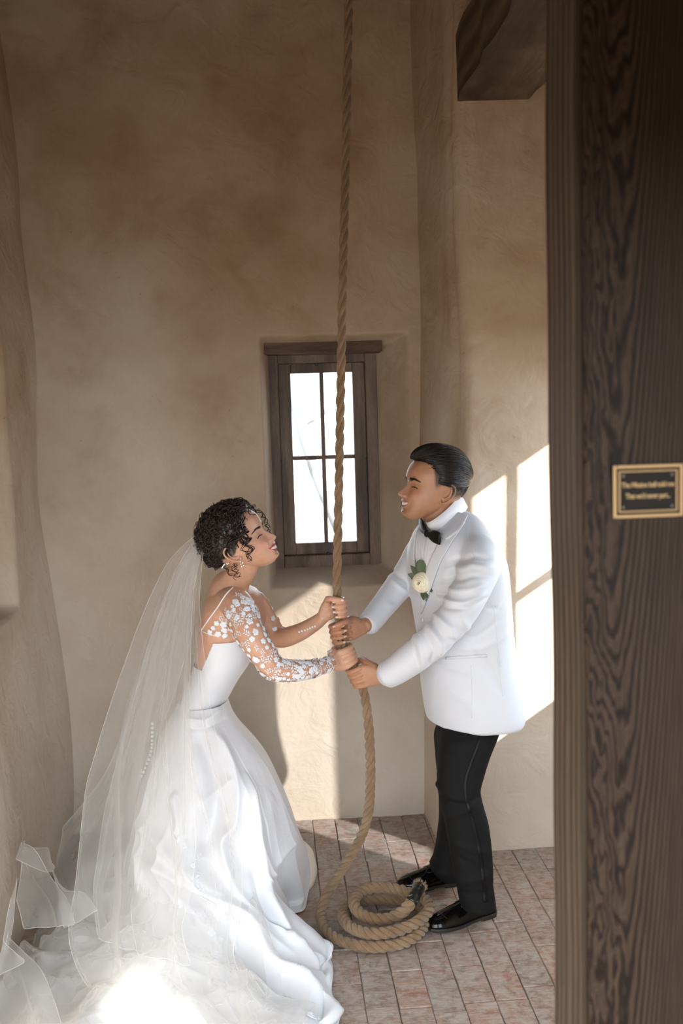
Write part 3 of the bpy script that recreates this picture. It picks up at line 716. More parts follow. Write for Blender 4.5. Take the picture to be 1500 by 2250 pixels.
def build_man():
    root = tag(empty('person', (G(1000, 2000)[0], 3.3, 0)), 'smiling man with slicked dark hair in white dinner jacket and black bow tie', 'person')
    A = Acc()
    yaw = radians(13); fwd = np.array((-cos(yaw), -sin(yaw), .20)); up = np.array((.2, 0, 1.))
    S = 1.07; l = np.cross((0, 0, 1), fwd); org = P(974, 1081, 3.285)-l/np.linalg.norm(l)*.075*S
    T, TI = head_frame(org, fwd, up, S)
    A.add(*head_shell('m', T)); ear_shells(A, T, 1, 1.05); ear_shells(A, T, -1, 1.05)
    Lc = lambda x, y, z: T(np.array([[x, y, z]])/1000)[0]
    nb = P(985, 1165, 3.36)
    limb(A, [Lc(-18, 0, 5), Lc(-22, 0, -45), .5*(Lc(-30, 0, -85)+P(978, 1140, 3.36)), nb, P(1000, 1230, 3.37)], [.064, .062, .062, .075, .12], [.060, .058, .060, .072, .10], up=(0, 1, 0))
    # torso, arms and legs under the clothes keep it one body
    limb(A, [P(1000, 1210, 3.37), P(1005, 1350, 3.37), P(1020, 1480, 3.38), P(1020, 1600, 3.38)], [.10, .10, .10, .09], up=(0, 1, 0))
    wg, wf = P(846, 1484, 3.245), P(800, 1376, 3.37)
    limb(A, [P(1010, 1230, 3.33), P(1050, 1240, 3.19), P(1005, 1350, 3.15), P(960, 1402, 3.16), P(905, 1448, 3.20), wg], [.05, .045, .04, .038, .034, .027])
    limb(A, [P(990, 1220, 3.40), P(935, 1215, 3.50), P(903, 1250, 3.51), P(872, 1292, 3.49), P(833, 1342, 3.43), wf], [.05, .04, .036, .034, .031, .0255])
    limb(A, [P(1020, 1560, 3.36), P(1018, 1720, 3.26), P(1040, 1900, 3.23), P(1050, 1985, 3.23)], [.08, .05, .035, .032])
    limb(A, [P(1010, 1560, 3.42), P(996, 1720, 3.45), P(990, 1850, 3.48), P(985, 1915, 3.48)], [.07, .028, .026, .026])
    nails = []
    hand(A, HP_['gn'], 1, -1, wg, 1.04, axis=AX['gn']); hand(A, HP_['gf'], 1, 1, wf, 1.02, axis=AX['gf'], nails=nails)
    def fade(c, L, onhead, blend):
        x, y, z = L.T; ay = np.abs(y)
        hair = onhead*smooth01((40-x+.25*(z-40))/10)*smooth01((z-(-2+.0*x)-np.where(x < -25, -30, 0)-np.where((x > 12), -6, 0)-4)/30.)*smooth01((x+130)/20)
        earzone = np.exp(-((x+8)/24)**2-((z+2)/34)**2)*(ay > 70); hair = hair*(1-np.clip(earzone*1.6, 0, 1))
        blend(hair*.96, (.035, .024, .018))
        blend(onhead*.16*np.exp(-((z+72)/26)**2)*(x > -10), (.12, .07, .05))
    me = finish_body(A, TI, 'm', (.43, .215, .125), .0022, extra=fade)
    body = link('body', me, M_SKIN_M, root)
    nail_mesh(nails, None, M_NAIL, body)
    teeth('m', T, body, M_TEETH)
    for s_ in (1, -1): lash('m', T, body, M_LASH, s_); brow('m', T, body, M_HAIR_M, s_, 1.3)
    # hair: cap plus combed-back strands
    H = Acc(); ctr = np.array([-5, 0, 45.]); ax = np.array([100, 76.5, 86.5])
    def hp(t, ph, h):
        return ctr+np.stack([(ax[0]+h)*np.cos(t), (ax[1]+h)*np.sin(t)*np.sin(ph), (ax[2]+h)*np.sin(t)*np.cos(ph)], -1)
    def hh(t, ph):
        d = np.degrees(t); side = smooth01((np.abs(np.degrees(ph))-48)/34)
        return np.interp(d, [20, 34, 50, 90, 130, 165, 200], [9, 18, 22, 18, 17, 13, 4])*(1-side)+side*np.interp(d, [20, 60, 110, 170, 200], [1, 4, 6, 6, 1])
    t0f = lambda ph: np.radians(np.interp(np.abs(np.degrees(ph)), [0, 25, 45, 60, 85], [26, 27, 36, 52, 72]))
    t1f = lambda ph: np.radians(np.interp(np.abs(np.degrees(ph)), [0, 45, 85, 104], [218, 208, 166, 150]))
    phs = np.radians(np.linspace(-104, 104, 70)); V = []
    for ph in phs:
        t = np.linspace(t0f(ph)+.05, t1f(ph), 40); V.append(hp(t, ph, hh(t, ph)*.86*np.minimum(1, (np.arange(40)+.5)/3)))
    V = np.array(V); v, f = grid_sheet(V); H.add(T(v/1000), f); V2 = ctr+(V-ctr)*.93; v, f = grid_sheet(V2); H.add(T(v/1000), f)
    rg = np.random.RandomState(4)
    for i in range(1500):
        ph = radians(rg.uniform(-103, 103)); a0, a1 = t0f(ph), t1f(ph); L0 = rg.uniform(0, .72) if i > 260 else 0.
        t = np.linspace(a0+(a1-a0)*L0, min(a1, a0+(a1-a0)*(L0+rg.uniform(.3, .5))), 9)
        dph = ph+.10*np.sin((t-a0)*2.2+1.)*(1-abs(ph)/1.6)+rg.uniform(-.05, .05)*np.linspace(0, 1, 9)
        h = hh(t, dph)*rg.uniform(.88, 1.12)+np.linspace(-2, .8, 9); h[0] -= 2.5
        H.tube(T(hp(t, dph, h)/1000), np.array([.0009]*7+[.0007, .0002])*rg.uniform(.8, 1.5), 4, True)
    for i in range(2600):      # short clipped hair of the sides and nape
        sd = rg.choice((-1, 1)); x_ = rg.uniform(-92, 38); z_ = rg.uniform(-25 if x_ < -30 else 8, 62); xx = (x_-ctr[0])/ax[0]; zz = (z_-ctr[2])/ax[2]; rem = 1-xx*xx-zz*zz
        if rem < .02: continue
        if x_ > 20 and z_ < 25: continue
        y_ = sd*ax[1]*sqrt(rem); q0 = np.array((x_, y_*.985, z_)); q0 = q0+np.array((0, sd*.6, 0)); H.tube(T(np.array([q0, q0+(-3.2, sd*.9, -1.6), q0+(-6, sd*.9, -4)])/1000), [.0005, .0005, .0002], 4)
    # a few stray hairs lifting at the crown
    for i in range(5):
        t = np.linspace(radians(75), radians(140+i*3), 14); H.tube(T(hp(t, radians(-6+i*4)+0*t, 17+4*np.sin(np.linspace(0, pi, 14))*(.5+.2*i))/1000), .0005, 4)
    H.build('hair', M_HAIR_M, root)

    # jacket ---------------------------------------------------------------
    J = Acc()
    px_loft(J, [(1122, 992, 1026, .04), (1132, 968, 1042, .08), (1150, 940, 1056, .135), (1172, 918, 1071, .18), (1200, 906, 1088, .205), (1240, 902, 1101, .21), (1290, 905, 1107, .20), (1350, 914, 1113, .185), (1400, 922, 1118, .172), (1450, 927, 1124, .168), (1500, 930, 1131, .175), (1545, 936, 1138, .182), (1570, 940, 1140, .182), (1582, 944, 1134, .176), (1587, 962, 1112, .155)], 3.37, 64, radians(20), 2.15, 70)
    limb(J, [P(1030, 1195, 3.27), P(1052, 1232, 3.19), P(1037, 1290, 3.145), P(1002, 1353, 3.13), P(958, 1403, 3.14), P(912, 1441, 3.17), P(868, 1473, 3.21), P(849, 1483, 3.225)], [.060, .076, .077, .066, .061, .055, .049, .0475], [.065, .070, .064, .058, .056, .052, .047, .046], k=32, n=60)
    limb(J, [P(960, 1200, 3.46), P(930, 1205, 3.52), P(903, 1248, 3.515), P(874, 1290, 3.495), P(832, 1343, 3.435), P(806, 1374, 3.39)], [.055, .055, .050, .050, .044, .040], [.055, .052, .049, .047, .042, .039], k=28, n=50)
    me = remesh(np.concatenate(J.v), J.f, .0045, 10, .5)
    p = co(me); nr = normals(me); d = 0*p[:, 0]
    # folds: at the elbow, armpit, waist button
    def fold(pts, Yc, amp, wid, rad=.12):
        nonlocal d
        for a_, b_ in zip(pts[:-1], pts[1:]):
            A_, B_ = P(*a_, Yc), P(*b_, Yc); ab = (B_-A_)[[0, 2]]; q = (p-A_)[:, [0, 2]]; s_ = np.clip(q.dot(ab)/ab.dot(ab), 0, 1)
            dd = np.linalg.norm(q-s_[:, None]*ab, axis=1); fade_ = np.sqrt(np.clip(np.sin(pi*np.clip(s_*.9+.05, 0, 1)), 0, 1))
            m_ = (np.abs(p[:, 1]-Yc) < rad); d += amp*np.exp(-(dd/wid)**2)*fade_*m_
    for pts, amp, wid in (
        ([(1000, 1240), (1040, 1222), (1078, 1226)], -.006, .008), ([(990, 1262), (1035, 1240), (1080, 1244)], .006, .008), ([(985, 1282), (1030, 1262), (1075, 1262)], -.006, .008),
        ([(972, 1318), (1010, 1318), (1062, 1300)], .007, .007), ([(975, 1332), (1020, 1330), (1070, 1310)], -.007, .006), ([(975, 1300), (1015, 1292), (1060, 1280)], .005, .008),
        ([(945, 1362), (968, 1395), (1000, 1405)], -.009, .009), ([(955, 1350), (985, 1375), (990, 1400)], .010, .011), ([(930, 1388), (950, 1430), (945, 1460)], -.008, .009), ([(940, 1375), (965, 1410), (968, 1440)], .008, .010),
        ([(915, 1400), (925, 1440), (930, 1465)], .006, .009), ([(905, 1410), (912, 1445), (918, 1468)], -.005, .008), ([(1000, 1345), (1020, 1372), (1030, 1382)], .005, .012)):
        fold(pts, 3.12, amp, wid, .13)
    for pts, amp, wid in (
        ([(985, 1402), (1040, 1398), (1112, 1345)], -.006, .010), ([(990, 1425), (1050, 1425), (1118, 1388)], .006, .012), ([(1065, 1330), (1090, 1335), (1112, 1310)], -.005, .008),
        ([(935, 1480), (985, 1470), (1040, 1480)], .005, .014), ([(1040, 1430), (1075, 1470), (1100, 1520)], -.006, .014), ([(980, 1510), (1030, 1545), (1040, 1570)], .005, .02), ([(960, 1180), (985, 1230), (975, 1290)], .004, .014)):
        fold(pts, 3.22, amp, wid, .12)
    for pts, amp, wid in (([(862, 1258), (890, 1275), (908, 1296)], -.006, .008), ([(858, 1272), (880, 1290), (900, 1304)], .005, .008), ([(845, 1320), (870, 1330)], .003, .01)):
        fold(pts, 3.46, amp, wid, .10)
    pz = p[:, 2]; d += .0022*vnoise(p, 9, 3)+.0014*vnoise(p*np.array([1, 1, .5]), 17, 5)
    d -= .0*pz
    # front edge groove down the jacket and hem lip
    setco(me, p+nr*d[:, None]); jk = link('jacket', me, M_JACKET, root)
    tree = bvh(me)
    # cut line of the front, darts, pocket
    for pts_, r_ in (([(915, 1338), (916, 1370), (921, 1395)], .0012), ([(1036, 1578), (1036, 1500), (1034, 1462)], .0009), ([(1100, 1465), (1092, 1410), (1084, 1330)], .0008), ([(1022, 1158), (1030, 1185), (1040, 1222)], .0010), ([(1105, 1530), (1098, 1480), (1092, 1440)], .0012)):
        s = Acc(); s.add(*seam(tree, pts_, r_)); s.build('seam', M_JACKET, jk)
    cloth_strip('pocket_welt', tree, [(979, 1443), (979, 1449)], [(1070, 1437), (1070, 1444)], 3, 20, .0018, .003, M_JACKET, jk)
    #cloth_strip('vent_flap', tree, [(1112, 1440), (1118, 1500), (1132, 1545)], [(1124, 1445), (1134, 1500), (1143, 1550)], 16, 5, .003, .003, M_JACKET, jk, 3.36)
    # button under the flower
    h, n_ = hit(tree, 929, 1362, .003); s = Acc(); s.tube([h-n_*.003, h+n_*.002], [.0085, .008], 16); s.build('button', M_SHIRT, jk)
    # shirt front with pleats
    sh = cloth_strip('shirt', tree, [(929, 1152), (917, 1175), (913, 1210), (918, 1250), (930, 1300)], [(980, 1166), (975, 1184), (962, 1215), (948, 1255), (934, 1300)], 40, 20, .0035, .0025, M_SHIRT, root, 3.28)
    for k_ in range(5):
        st = Acc(); st.add(*seam(tree, [(922+k_*3.2, 1160), (918+k_*3.6, 1190), (919+k_*3.2, 1225), (925+k_*2.2, 1260)], .0009, 26, .0055)); st.build('pleat', M_SHIRT, sh)
    for k_ in range(3): st = Acc(); st.add(*seam(tree, [(948+k_*6, 1180), (944+k_*4.5, 1205), (940+k_*3, 1240)], .0009, 26, .0055)); st.build('pleat', M_SHIRT, sh)
    s = Acc(); s.add(*seam(tree, [(941, 1175), (938, 1195), (935, 1215), (933, 1232)], .0022, 30, .0052)); s.build('placket', mat('placket', (.50, .47, .47), .7), sh)
    # lapels (near side broad, far side narrow)
    # near lapel: notch at (983,1188)
    lp = cloth_strip('lapel', tree, [(990, 1150), (975, 1178), (955, 1215), (941, 1250), (932, 1300), (928, 1345)], [(1022, 1150), (1003, 1180), (982, 1213), (968, 1240), (950, 1290), (929, 1348)], 44, 12, .007, .003, M_JACKET, jk)
    lp2 = cloth_strip('collar_leaf', tree, [(1008, 1132), (992, 1140), (976, 1150), (962, 1180)], [(1028, 1138), (1020, 1154), (1008, 1172), (983, 1189)], 26, 10, .0105, .003, M_JACKET, jk)
    lp3 = cloth_strip('lapel', tree, [(921, 1156), (908, 1180), (905, 1215), (908, 1260), (922, 1310)], [(926, 1155), (917, 1178), (913, 1212), (917, 1255), (927, 1310)], 36, 7, .006, .003, M_JACKET, jk, 3.42)
    # shirt collar: band leaning round the neck
    c0, ux, uy = .5*(P(1013, 1112, 3.36)+P(945, 1152, 3.36)), None, None
    fr_ = P(942, 1157, 3.31); bk = P(1016, 1098, 3.41); ux = (fr_-bk)/2; c0 = (fr_+bk)/2; sd_ = np.array((.0, 1., 0)); V = []
    uz = np.cross(ux, sd_); uz /= np.linalg.norm(uz); uz = uz if uz[2] > 0 else -uz
    for rr_, hz in ((.92, -.020), (1.0, -.018), (1.03, 0), (.99, .017), (.955, .018), (.94, .0), (.92, -.020)):
        V.append([c0+ux*rr_*1.03*cos(a)+sd_*.074*rr_*sin(a)+uz*hz*(1.25-.3*cos(a)) for a in np.arange(48)*2*pi/48])
    v, f = grid_shell(np.array(V), False); mesh('shirt_collar', v, f, M_SHIRT, root)
    # bow tie
    s = Acc(); kc = fr_+np.array((-.012, -.018, -.020)); wx = P(966, 1184, 3.20)-kc; wl = P(922, 1148, 3.40)-kc
    for dirv, sc_ in ((wx, 1.), (wl, 1.)):
        L_ = np.linalg.norm(dirv); dv = dirv/L_; nv = np.cross(dv, (0, 0, 1)); nv /= np.linalg.norm(nv); uv = np.cross(nv, dv); V = []
        for q in np.linspace(0, 1, 12):
            hh_ = (.009+.0125*smooth01(q*1.5))*(1 if q < .97 else .93); th = .004+.004*sin(q*pi)
            V.append(ring(kc+dv*L_*q, uv, nv, hh_, th, 20, 2.6))
        s.add(*grid_shell(np.array(V)))
    bow = s.build('bow_tie', M_SATIN_BLACK, root)
    s = Acc(); s.add(*ball(tuple(kc+np.array((0, -.004, 0))), .0115, 10, (.8, .9, 1.15))); s.build('knot', M_SATIN_BLACK, bow)

    # trousers -------------------------------------------------------------
    Tr = Acc()
    px_loft(Tr, [(1530, 965, 1100, .12), (1580, 962, 1100, .125), (1630, 962, 1083, .125), (1665, 975, 1060, .09)], 3.37, 40, 0, 2.2, 14)
    px_loft(Tr, [(1590, 974, 1100, .10, 3.32), (1620, 966, 1090, .10, 3.295), (1660, 962, 1074, .095, 3.28), (1700, 961, 1062, .088, 3.265), (1735, 963, 1054, .082, 3.255), (1770, 969, 1060, .078, 3.25), (1810, 977, 1071, .076, 3.245), (1850, 985, 1077, .074, 3.24), (1900, 995, 1079, .074, 3.235), (1950, 1005, 1082, .074, 3.235), (1984, 1012, 1086, .075, 3.235), (1989, 1020, 1080, .068, 3.235)], 3.25, 44, 0, 2.3, 80)
    px_loft(Tr, [(1592, 962, 1050, .09, 3.42), (1612, 955, 1044, .09, 3.43), (1650, 957, 1035, .09, 3.44), (1700, 962, 1025, .08, 3.455), (1740, 965, 1018, .075, 3.465), (1790, 966, 1012, .07, 3.475), (1825, 961, 1010, .07, 3.48), (1850, 958, 1012, .07, 3.485), (1885, 951, 1012, .075, 3.49), (1903, 944, 1010, .08, 3.49), (1925, 962, 1008, .07, 3.49)], 3.45, 40, 0, 2.3, 60)
    me = remesh(np.concatenate(Tr.v), Tr.f, .0045, 6, .5); p = co(me); nr = normals(me); d = .003*vnoise(p, 6, 9)+.0015*vnoise(p, 15, 2)
    for (a_, b_, amp, wid) in (((965, 1735), (1030, 1758), .008, .012), ((975, 1765), (1050, 1752), -.007, .010), ((985, 1790), (1030, 1770), .006, .012), ((1000, 1850), (1060, 1865), .006, .014), ((1005, 1880), (1055, 1900), -.006, .012), ((1010, 1930), (1070, 1915), .007, .014), ((1015, 1955), (1075, 1950), -.005, .012), ((985, 1600), (1080, 1612), -.004, .012), ((1000, 1640), (1060, 1625), .004, .012)):
        A_, B_ = P(*a_, 3.2), P(*b_, 3.2); ab = (B_-A_)[[0, 2]]; q = (p-A_)[:, [0, 2]]; s_ = np.clip(q.dot(ab)/ab.dot(ab), 0, 1)
        d += amp*np.exp(-(np.linalg.norm(q-s_[:, None]*ab, axis=1)/wid)**2)*(p[:, 1] < 3.26)
    setco(me, p+nr*d[:, None]); tr = link('trousers', me, M_TROUSER, root); tt = bvh(me)
    cloth_strip('satin_stripe', tt, [(1056, 1586), (1048, 1632), (1030, 1680), (1019, 1720), (1022, 1760), (1036, 1808), (1050, 1870), (1058, 1930), (1062, 1982)], [(1062, 1586), (1055, 1632), (1037, 1680), (1026, 1720), (1029, 1758), (1043, 1806), (1057, 1868), (1066, 1930), (1071, 1982)], 90, 4, .0012, .0012, M_SATIN_BLACK, tr)

    # shoes ----------------------------------------------------------------
    def shoe(heel, toe, name='shoe'):
        heel, toe = np.array(heel), np.array(toe); L_ = np.linalg.norm(toe-heel); d_ = (toe-heel)/L_; u_ = np.array((0, 0, 1.)); s_ = np.cross(u_, d_)
        st_ = [(-.01, .018, .052), (.03, .031, .066), (.12, .036, .076), (.22, .035, .080), (.32, .036, .080), (.42, .039, .074), (.52, .044, .066), (.64, .048, .057), (.76, .046, .050), (.87, .039, .043), (.95, .030, .036), (1.0, .019, .026)]
        S_ = spline(np.array(st_), 46); V = []
        for q, hw, hz in S_:
            t = np.arange(28)*2*pi/28; cu, su = np.cos(t), np.sin(t)
            sole = .017 if q > .3 else .017+.006*smooth01((.3-q)/.1)
            x_ = hw*np.sign(cu)*np.abs(cu)**.8; z_ = np.where(su > 0, su**.9*(hz-sole+.006), su*.006)
            lean = (1-np.clip(z_/max(hz, 1e-3), 0, 1)*.28); V.append(heel+d_*L_*q+np.outer(x_*lean, s_)+np.outer(sole+z_, u_)-np.array((0, 0, 0)))
        a = Acc(); a.add(*grid_shell(np.array(V))); sh_ = a.build(name, M_PATENT, root)
        # welt and sole with separate heel
        def outline(q0, q1, n_, z0, z1, grow):
            qs = np.linspace(q0, q1, n_); hw = np.interp(qs, *zip(*[(r_[0], r_[1]) for r_ in st_]))+grow
            hw[0] *= .75; hw[-1] *= .85
            top = [heel+d_*L_*q+s_*h_ for q, h_ in zip(qs, hw)]+[heel+d_*L_*q-s_*h_ for q, h_ in zip(qs[::-1], hw[::-1])]
            top = np.array(top); return grid_shell(np.array([top+u_*z0, top+u_*z1]))
        a = Acc(); a.add(*outline(-.025, 1.02, 34, .008, .017, .0045)); bevel(a.build('sole', M_SOLE, sh_, False), .0015)
        a = Acc(); a.add(*outline(-.02, .27, 12, .0006, .0085, .002)); a.build('heel', M_SOLE, sh_, False)
        a = Acc(); a.add(*outline(.42, .97, 20, .0006, .0085, -.004)); a.build('tread', M_SOLE, sh_, False)
        tree_ = bvh(sh_.data)
        # lace facing and laces
        at_ = lambda q, y_: near(tree_, heel+d_*L_*q+s_*y_+u_*(np.interp(q, *zip(*[(r_[0], r_[2]) for r_ in st_]))+.004), .0016)[0]
        for sg in (1, -1):
            f_ = Acc(); f_.tube(spline([at_(.30, sg*.012), at_(.42, sg*.011), at_(.52, sg*.012), at_(.55, sg*.022), at_(.50, sg*.034), at_(.40, sg*.042)], 26), .0013, 6); f_.build('stitching', M_SOLE, sh_)
        f_ = Acc(); f_.tube(spline([at_(.80, -.034), at_(.82, -.015), at_(.83, 0), at_(.82, .015), at_(.80, .034)], 20), .0009, 6)
        f_.build('stitching', M_SOLE, sh_)
        lc = Acc()
        for q in (.34, .39, .44, .49): lc.tube(spline([at_(q, -.012), at_(q+.012, 0)+u_*.001, at_(q, .012)], 10), .0014, 6)
        b0_ = at_(.34, 0)
        for sg in (1, -1):
            lc.tube(spline([b0_, b0_+s_*sg*.012+u_*.016-d_*.004, b0_+s_*sg*.030+u_*.010, b0_+s_*sg*.026-u_*.004+d_*.012, b0_+u_*.001], 22), .0013, 6)
            lc.tube(spline([b0_, b0_+s_*sg*.016+d_*.012+u_*.004, b0_+s_*sg*.032+d_*.022-u_*.010], 12), .0012, 6)
        lc.build('lace', M_SATIN_BLACK, sh_); return sh_
    h1, t1 = G(1084, 2008), G(942, 2046); h1[2] = t1[2] = 0; h1[1] += .01
    shoe(h1, t1); h2, t2 = G(1006, 1938), G(874, 1955); h2[2] = t2[2] = 0; shoe(h2, t2)
    # rings on the hands
    s = Acc(); c = P(728, 1404, 3.30)
    rgc = HP_['gf']-AX['gf']*.0195*.48; t = np.arange(24)*2*pi/24; 
    cc = rgc+np.array((-.0285, .004, 0)); s.tube([cc+np.array((0*cos(a), .0098*cos(a), .0098*sin(a))) for a in t]+[cc+np.array((0, .0098, 0))], .0013, 6, False); s.build('ring', M_GOLD, root)

    # boutonniere ----------------------------------------------------------
    M_ROSE = mat('rose_cream', (.86, .76, .56), .55, Subsurface_Weight=.1); M_LEAF = mat('eucalyptus', (.085, .115, .06), .6); M_LEAF2 = mat('dark_leaf', (.045, .075, .035), .5)
    h, n_ = hit(tree, 934, 1278, .012); bn = tag(empty('boutonniere', tuple(h))); bn.parent = root; bn.location = Vector(h)-origin_of(root)
    bn['label'] = 'cream rose boutonniere with green leaves'
    view = -(h-C0)/np.linalg.norm(h-C0); n_ = n_*.5+view*.5; n_ /= np.linalg.norm(n_); e1 = np.cross((0, 0, 1), n_); e1 /= np.linalg.norm(e1); e2 = np.cross(n_, e1)
    Lp = lambda a, b, c=0.: h+e1*a+e2*b+n_*c
    for i in range(26):
        fr2 = i/25; R_ = .005+.0305*fr2**.8; th0 = i*2.4; V = []; wid = 1.5-.45*fr2
        for u in np.linspace(-1, 1, 9):
            row = []
            for q in np.linspace(0, 1, 6):
                rad = R_*(.35+.65*smooth01(q*1.2))+.004*max(0, q-.8)*5*fr2; ang = th0+u*wid*(1-.2*q); zz = .022-.018*fr2*(.6+.4*q)+.013*q*(1-fr2)-(.006*fr2 if q > .9 else 0)-.003*u*u*q
                row.append(Lp(rad*cos(ang), rad*sin(ang), zz+.006*sin(q*pi)))
            V.append(row)
        v, f = grid_sheet(np.array(V)); o = mesh('petal', v, f, M_ROSE, bn); s_ = o.modifiers.new('t', 'SOLIDIFY'); s_.thickness = .0009
    def leaf(a0, ang, ln, wd, m_, c0_=-.004, curl=.2, tip=1.):
        V = []; ca, sa = cos(ang), sin(ang)
        for q in np.linspace(0, 1, 12):
            w_ = wd*np.sin(pi*q**(.75*tip))**(.8 if tip == 1. else .5) if 0 < q < 1 else 0
            V.append([Lp(a0[0]+ln*q*ca-u*w_*sa, a0[1]+ln*q*sa+u*w_*ca, c0_+ln*curl*q*q+abs(u)*w_*.25) for u in (-1, -.5, 0, .5, 1)])
        v, f = grid_sheet(np.array(V)); o = mesh('leaf', v, f, m_, bn); s_ = o.modifiers.new('t', 'SOLIDIFY'); s_.thickness = .0007
    px_ = lambda x, y: ((x-934)/660., (1278-y)/660.)
    leaf(px_(936, 1262), radians(100), .054, .022, M_LEAF, .0, .10, 1.1); leaf(px_(922, 1262), radians(128), .040, .010, M_LEAF2); leaf(px_(916, 1268), radians(160), .030, .0095, M_LEAF); leaf(px_(916, 1270), radians(190), .018, .006, M_LEAF2)
    leaf(px_(932, 1296), radians(-72), .036, .008, M_LEAF2); leaf(px_(938, 1294), radians(-58), .034, .007, M_LEAF2); leaf(px_(946, 1288), radians(-40), .026, .006, M_LEAF)
    for k_ in range(7): leaf(px_(946+k_, 1262-k_*2), radians(30+k_*13), .030+.003*k_, .005, M_LEAF2 if k_ % 2 else M_LEAF, -.004, .1)
    for k_ in range(4): leaf(px_(950, 1276+k_*4), radians(20-k_*18), .022, .004, M_LEAF2, -.002, .1)
    s = Acc(); s.tube(spline([Lp(.004, -.02, -.004), Lp(.012, -.045, 0), Lp(.016, -.062, .002)], 10), .0022, 6); s.build('stem', M_LEAF, bn)
    return tree
JTREE = build_man()
# ------------------------------------------------------------------ the woman
def satin():
    m = mat('gown_satin', (.71, .72, .745), .40, Sheen_Weight=.25); t = NT(m); c = t.coord('Object')
    t.bump(t.math('ADD', t.math('MULTIPLY', t.noise(c, 6, 3, .5, 1.2), 1.), t.math('MULTIPLY', t.noise(c, 700, 2), .01)), .18, .02); return m
M_SATIN = satin()
M_LACE = mat('lace', (.76, .78, .82), .75)
def tulle():
    m = bpy.data.materials.new('tulle'); m.use_nodes = True; nt = m.node_tree; nt.nodes.clear(); n = nt.nodes.new; l = nt.links.new
    out = n('ShaderNodeOutputMaterial'); mx = n('ShaderNodeMixShader'); tr = n('ShaderNodeBsdfTransparent')
    df = n('ShaderNodeBsdfDiffuse'); tl = n('ShaderNodeBsdfTranslucent'); ad = n('ShaderNodeMixShader'); ad.inputs[0].default_value = .5
    for q in (df, tl): q.inputs[0].default_value = (.88, .87, .85, 1)
    lw = n('ShaderNodeLayerWeight'); lw.inputs[0].default_value = .35
    mp = n('ShaderNodeMapRange'); mp.inputs[1].default_value = 0; mp.inputs[2].default_value = 1; mp.inputs[3].default_value = .17; mp.inputs[4].default_value = .72
    l(lw.outputs['Facing'], mp.inputs[0]); l(mp.outputs[0], mx.inputs[0])
    l(df.outputs[0], ad.inputs[1]); l(tl.outputs[0], ad.inputs[2]); l(tr.outputs[0], mx.inputs[1]); l(ad.outputs[0], mx.inputs[2]); l(mx.outputs[0], out.inputs[0])
    return m
M_TULLE = tulle()
SC.cycles.transparent_max_bounces = 40
M_SILVER = mat('silver', (.9, .87, .82), .15, 1.); M_PEARL = mat('pearl', (.88, .84, .78), .2, Coat_Weight=.6)

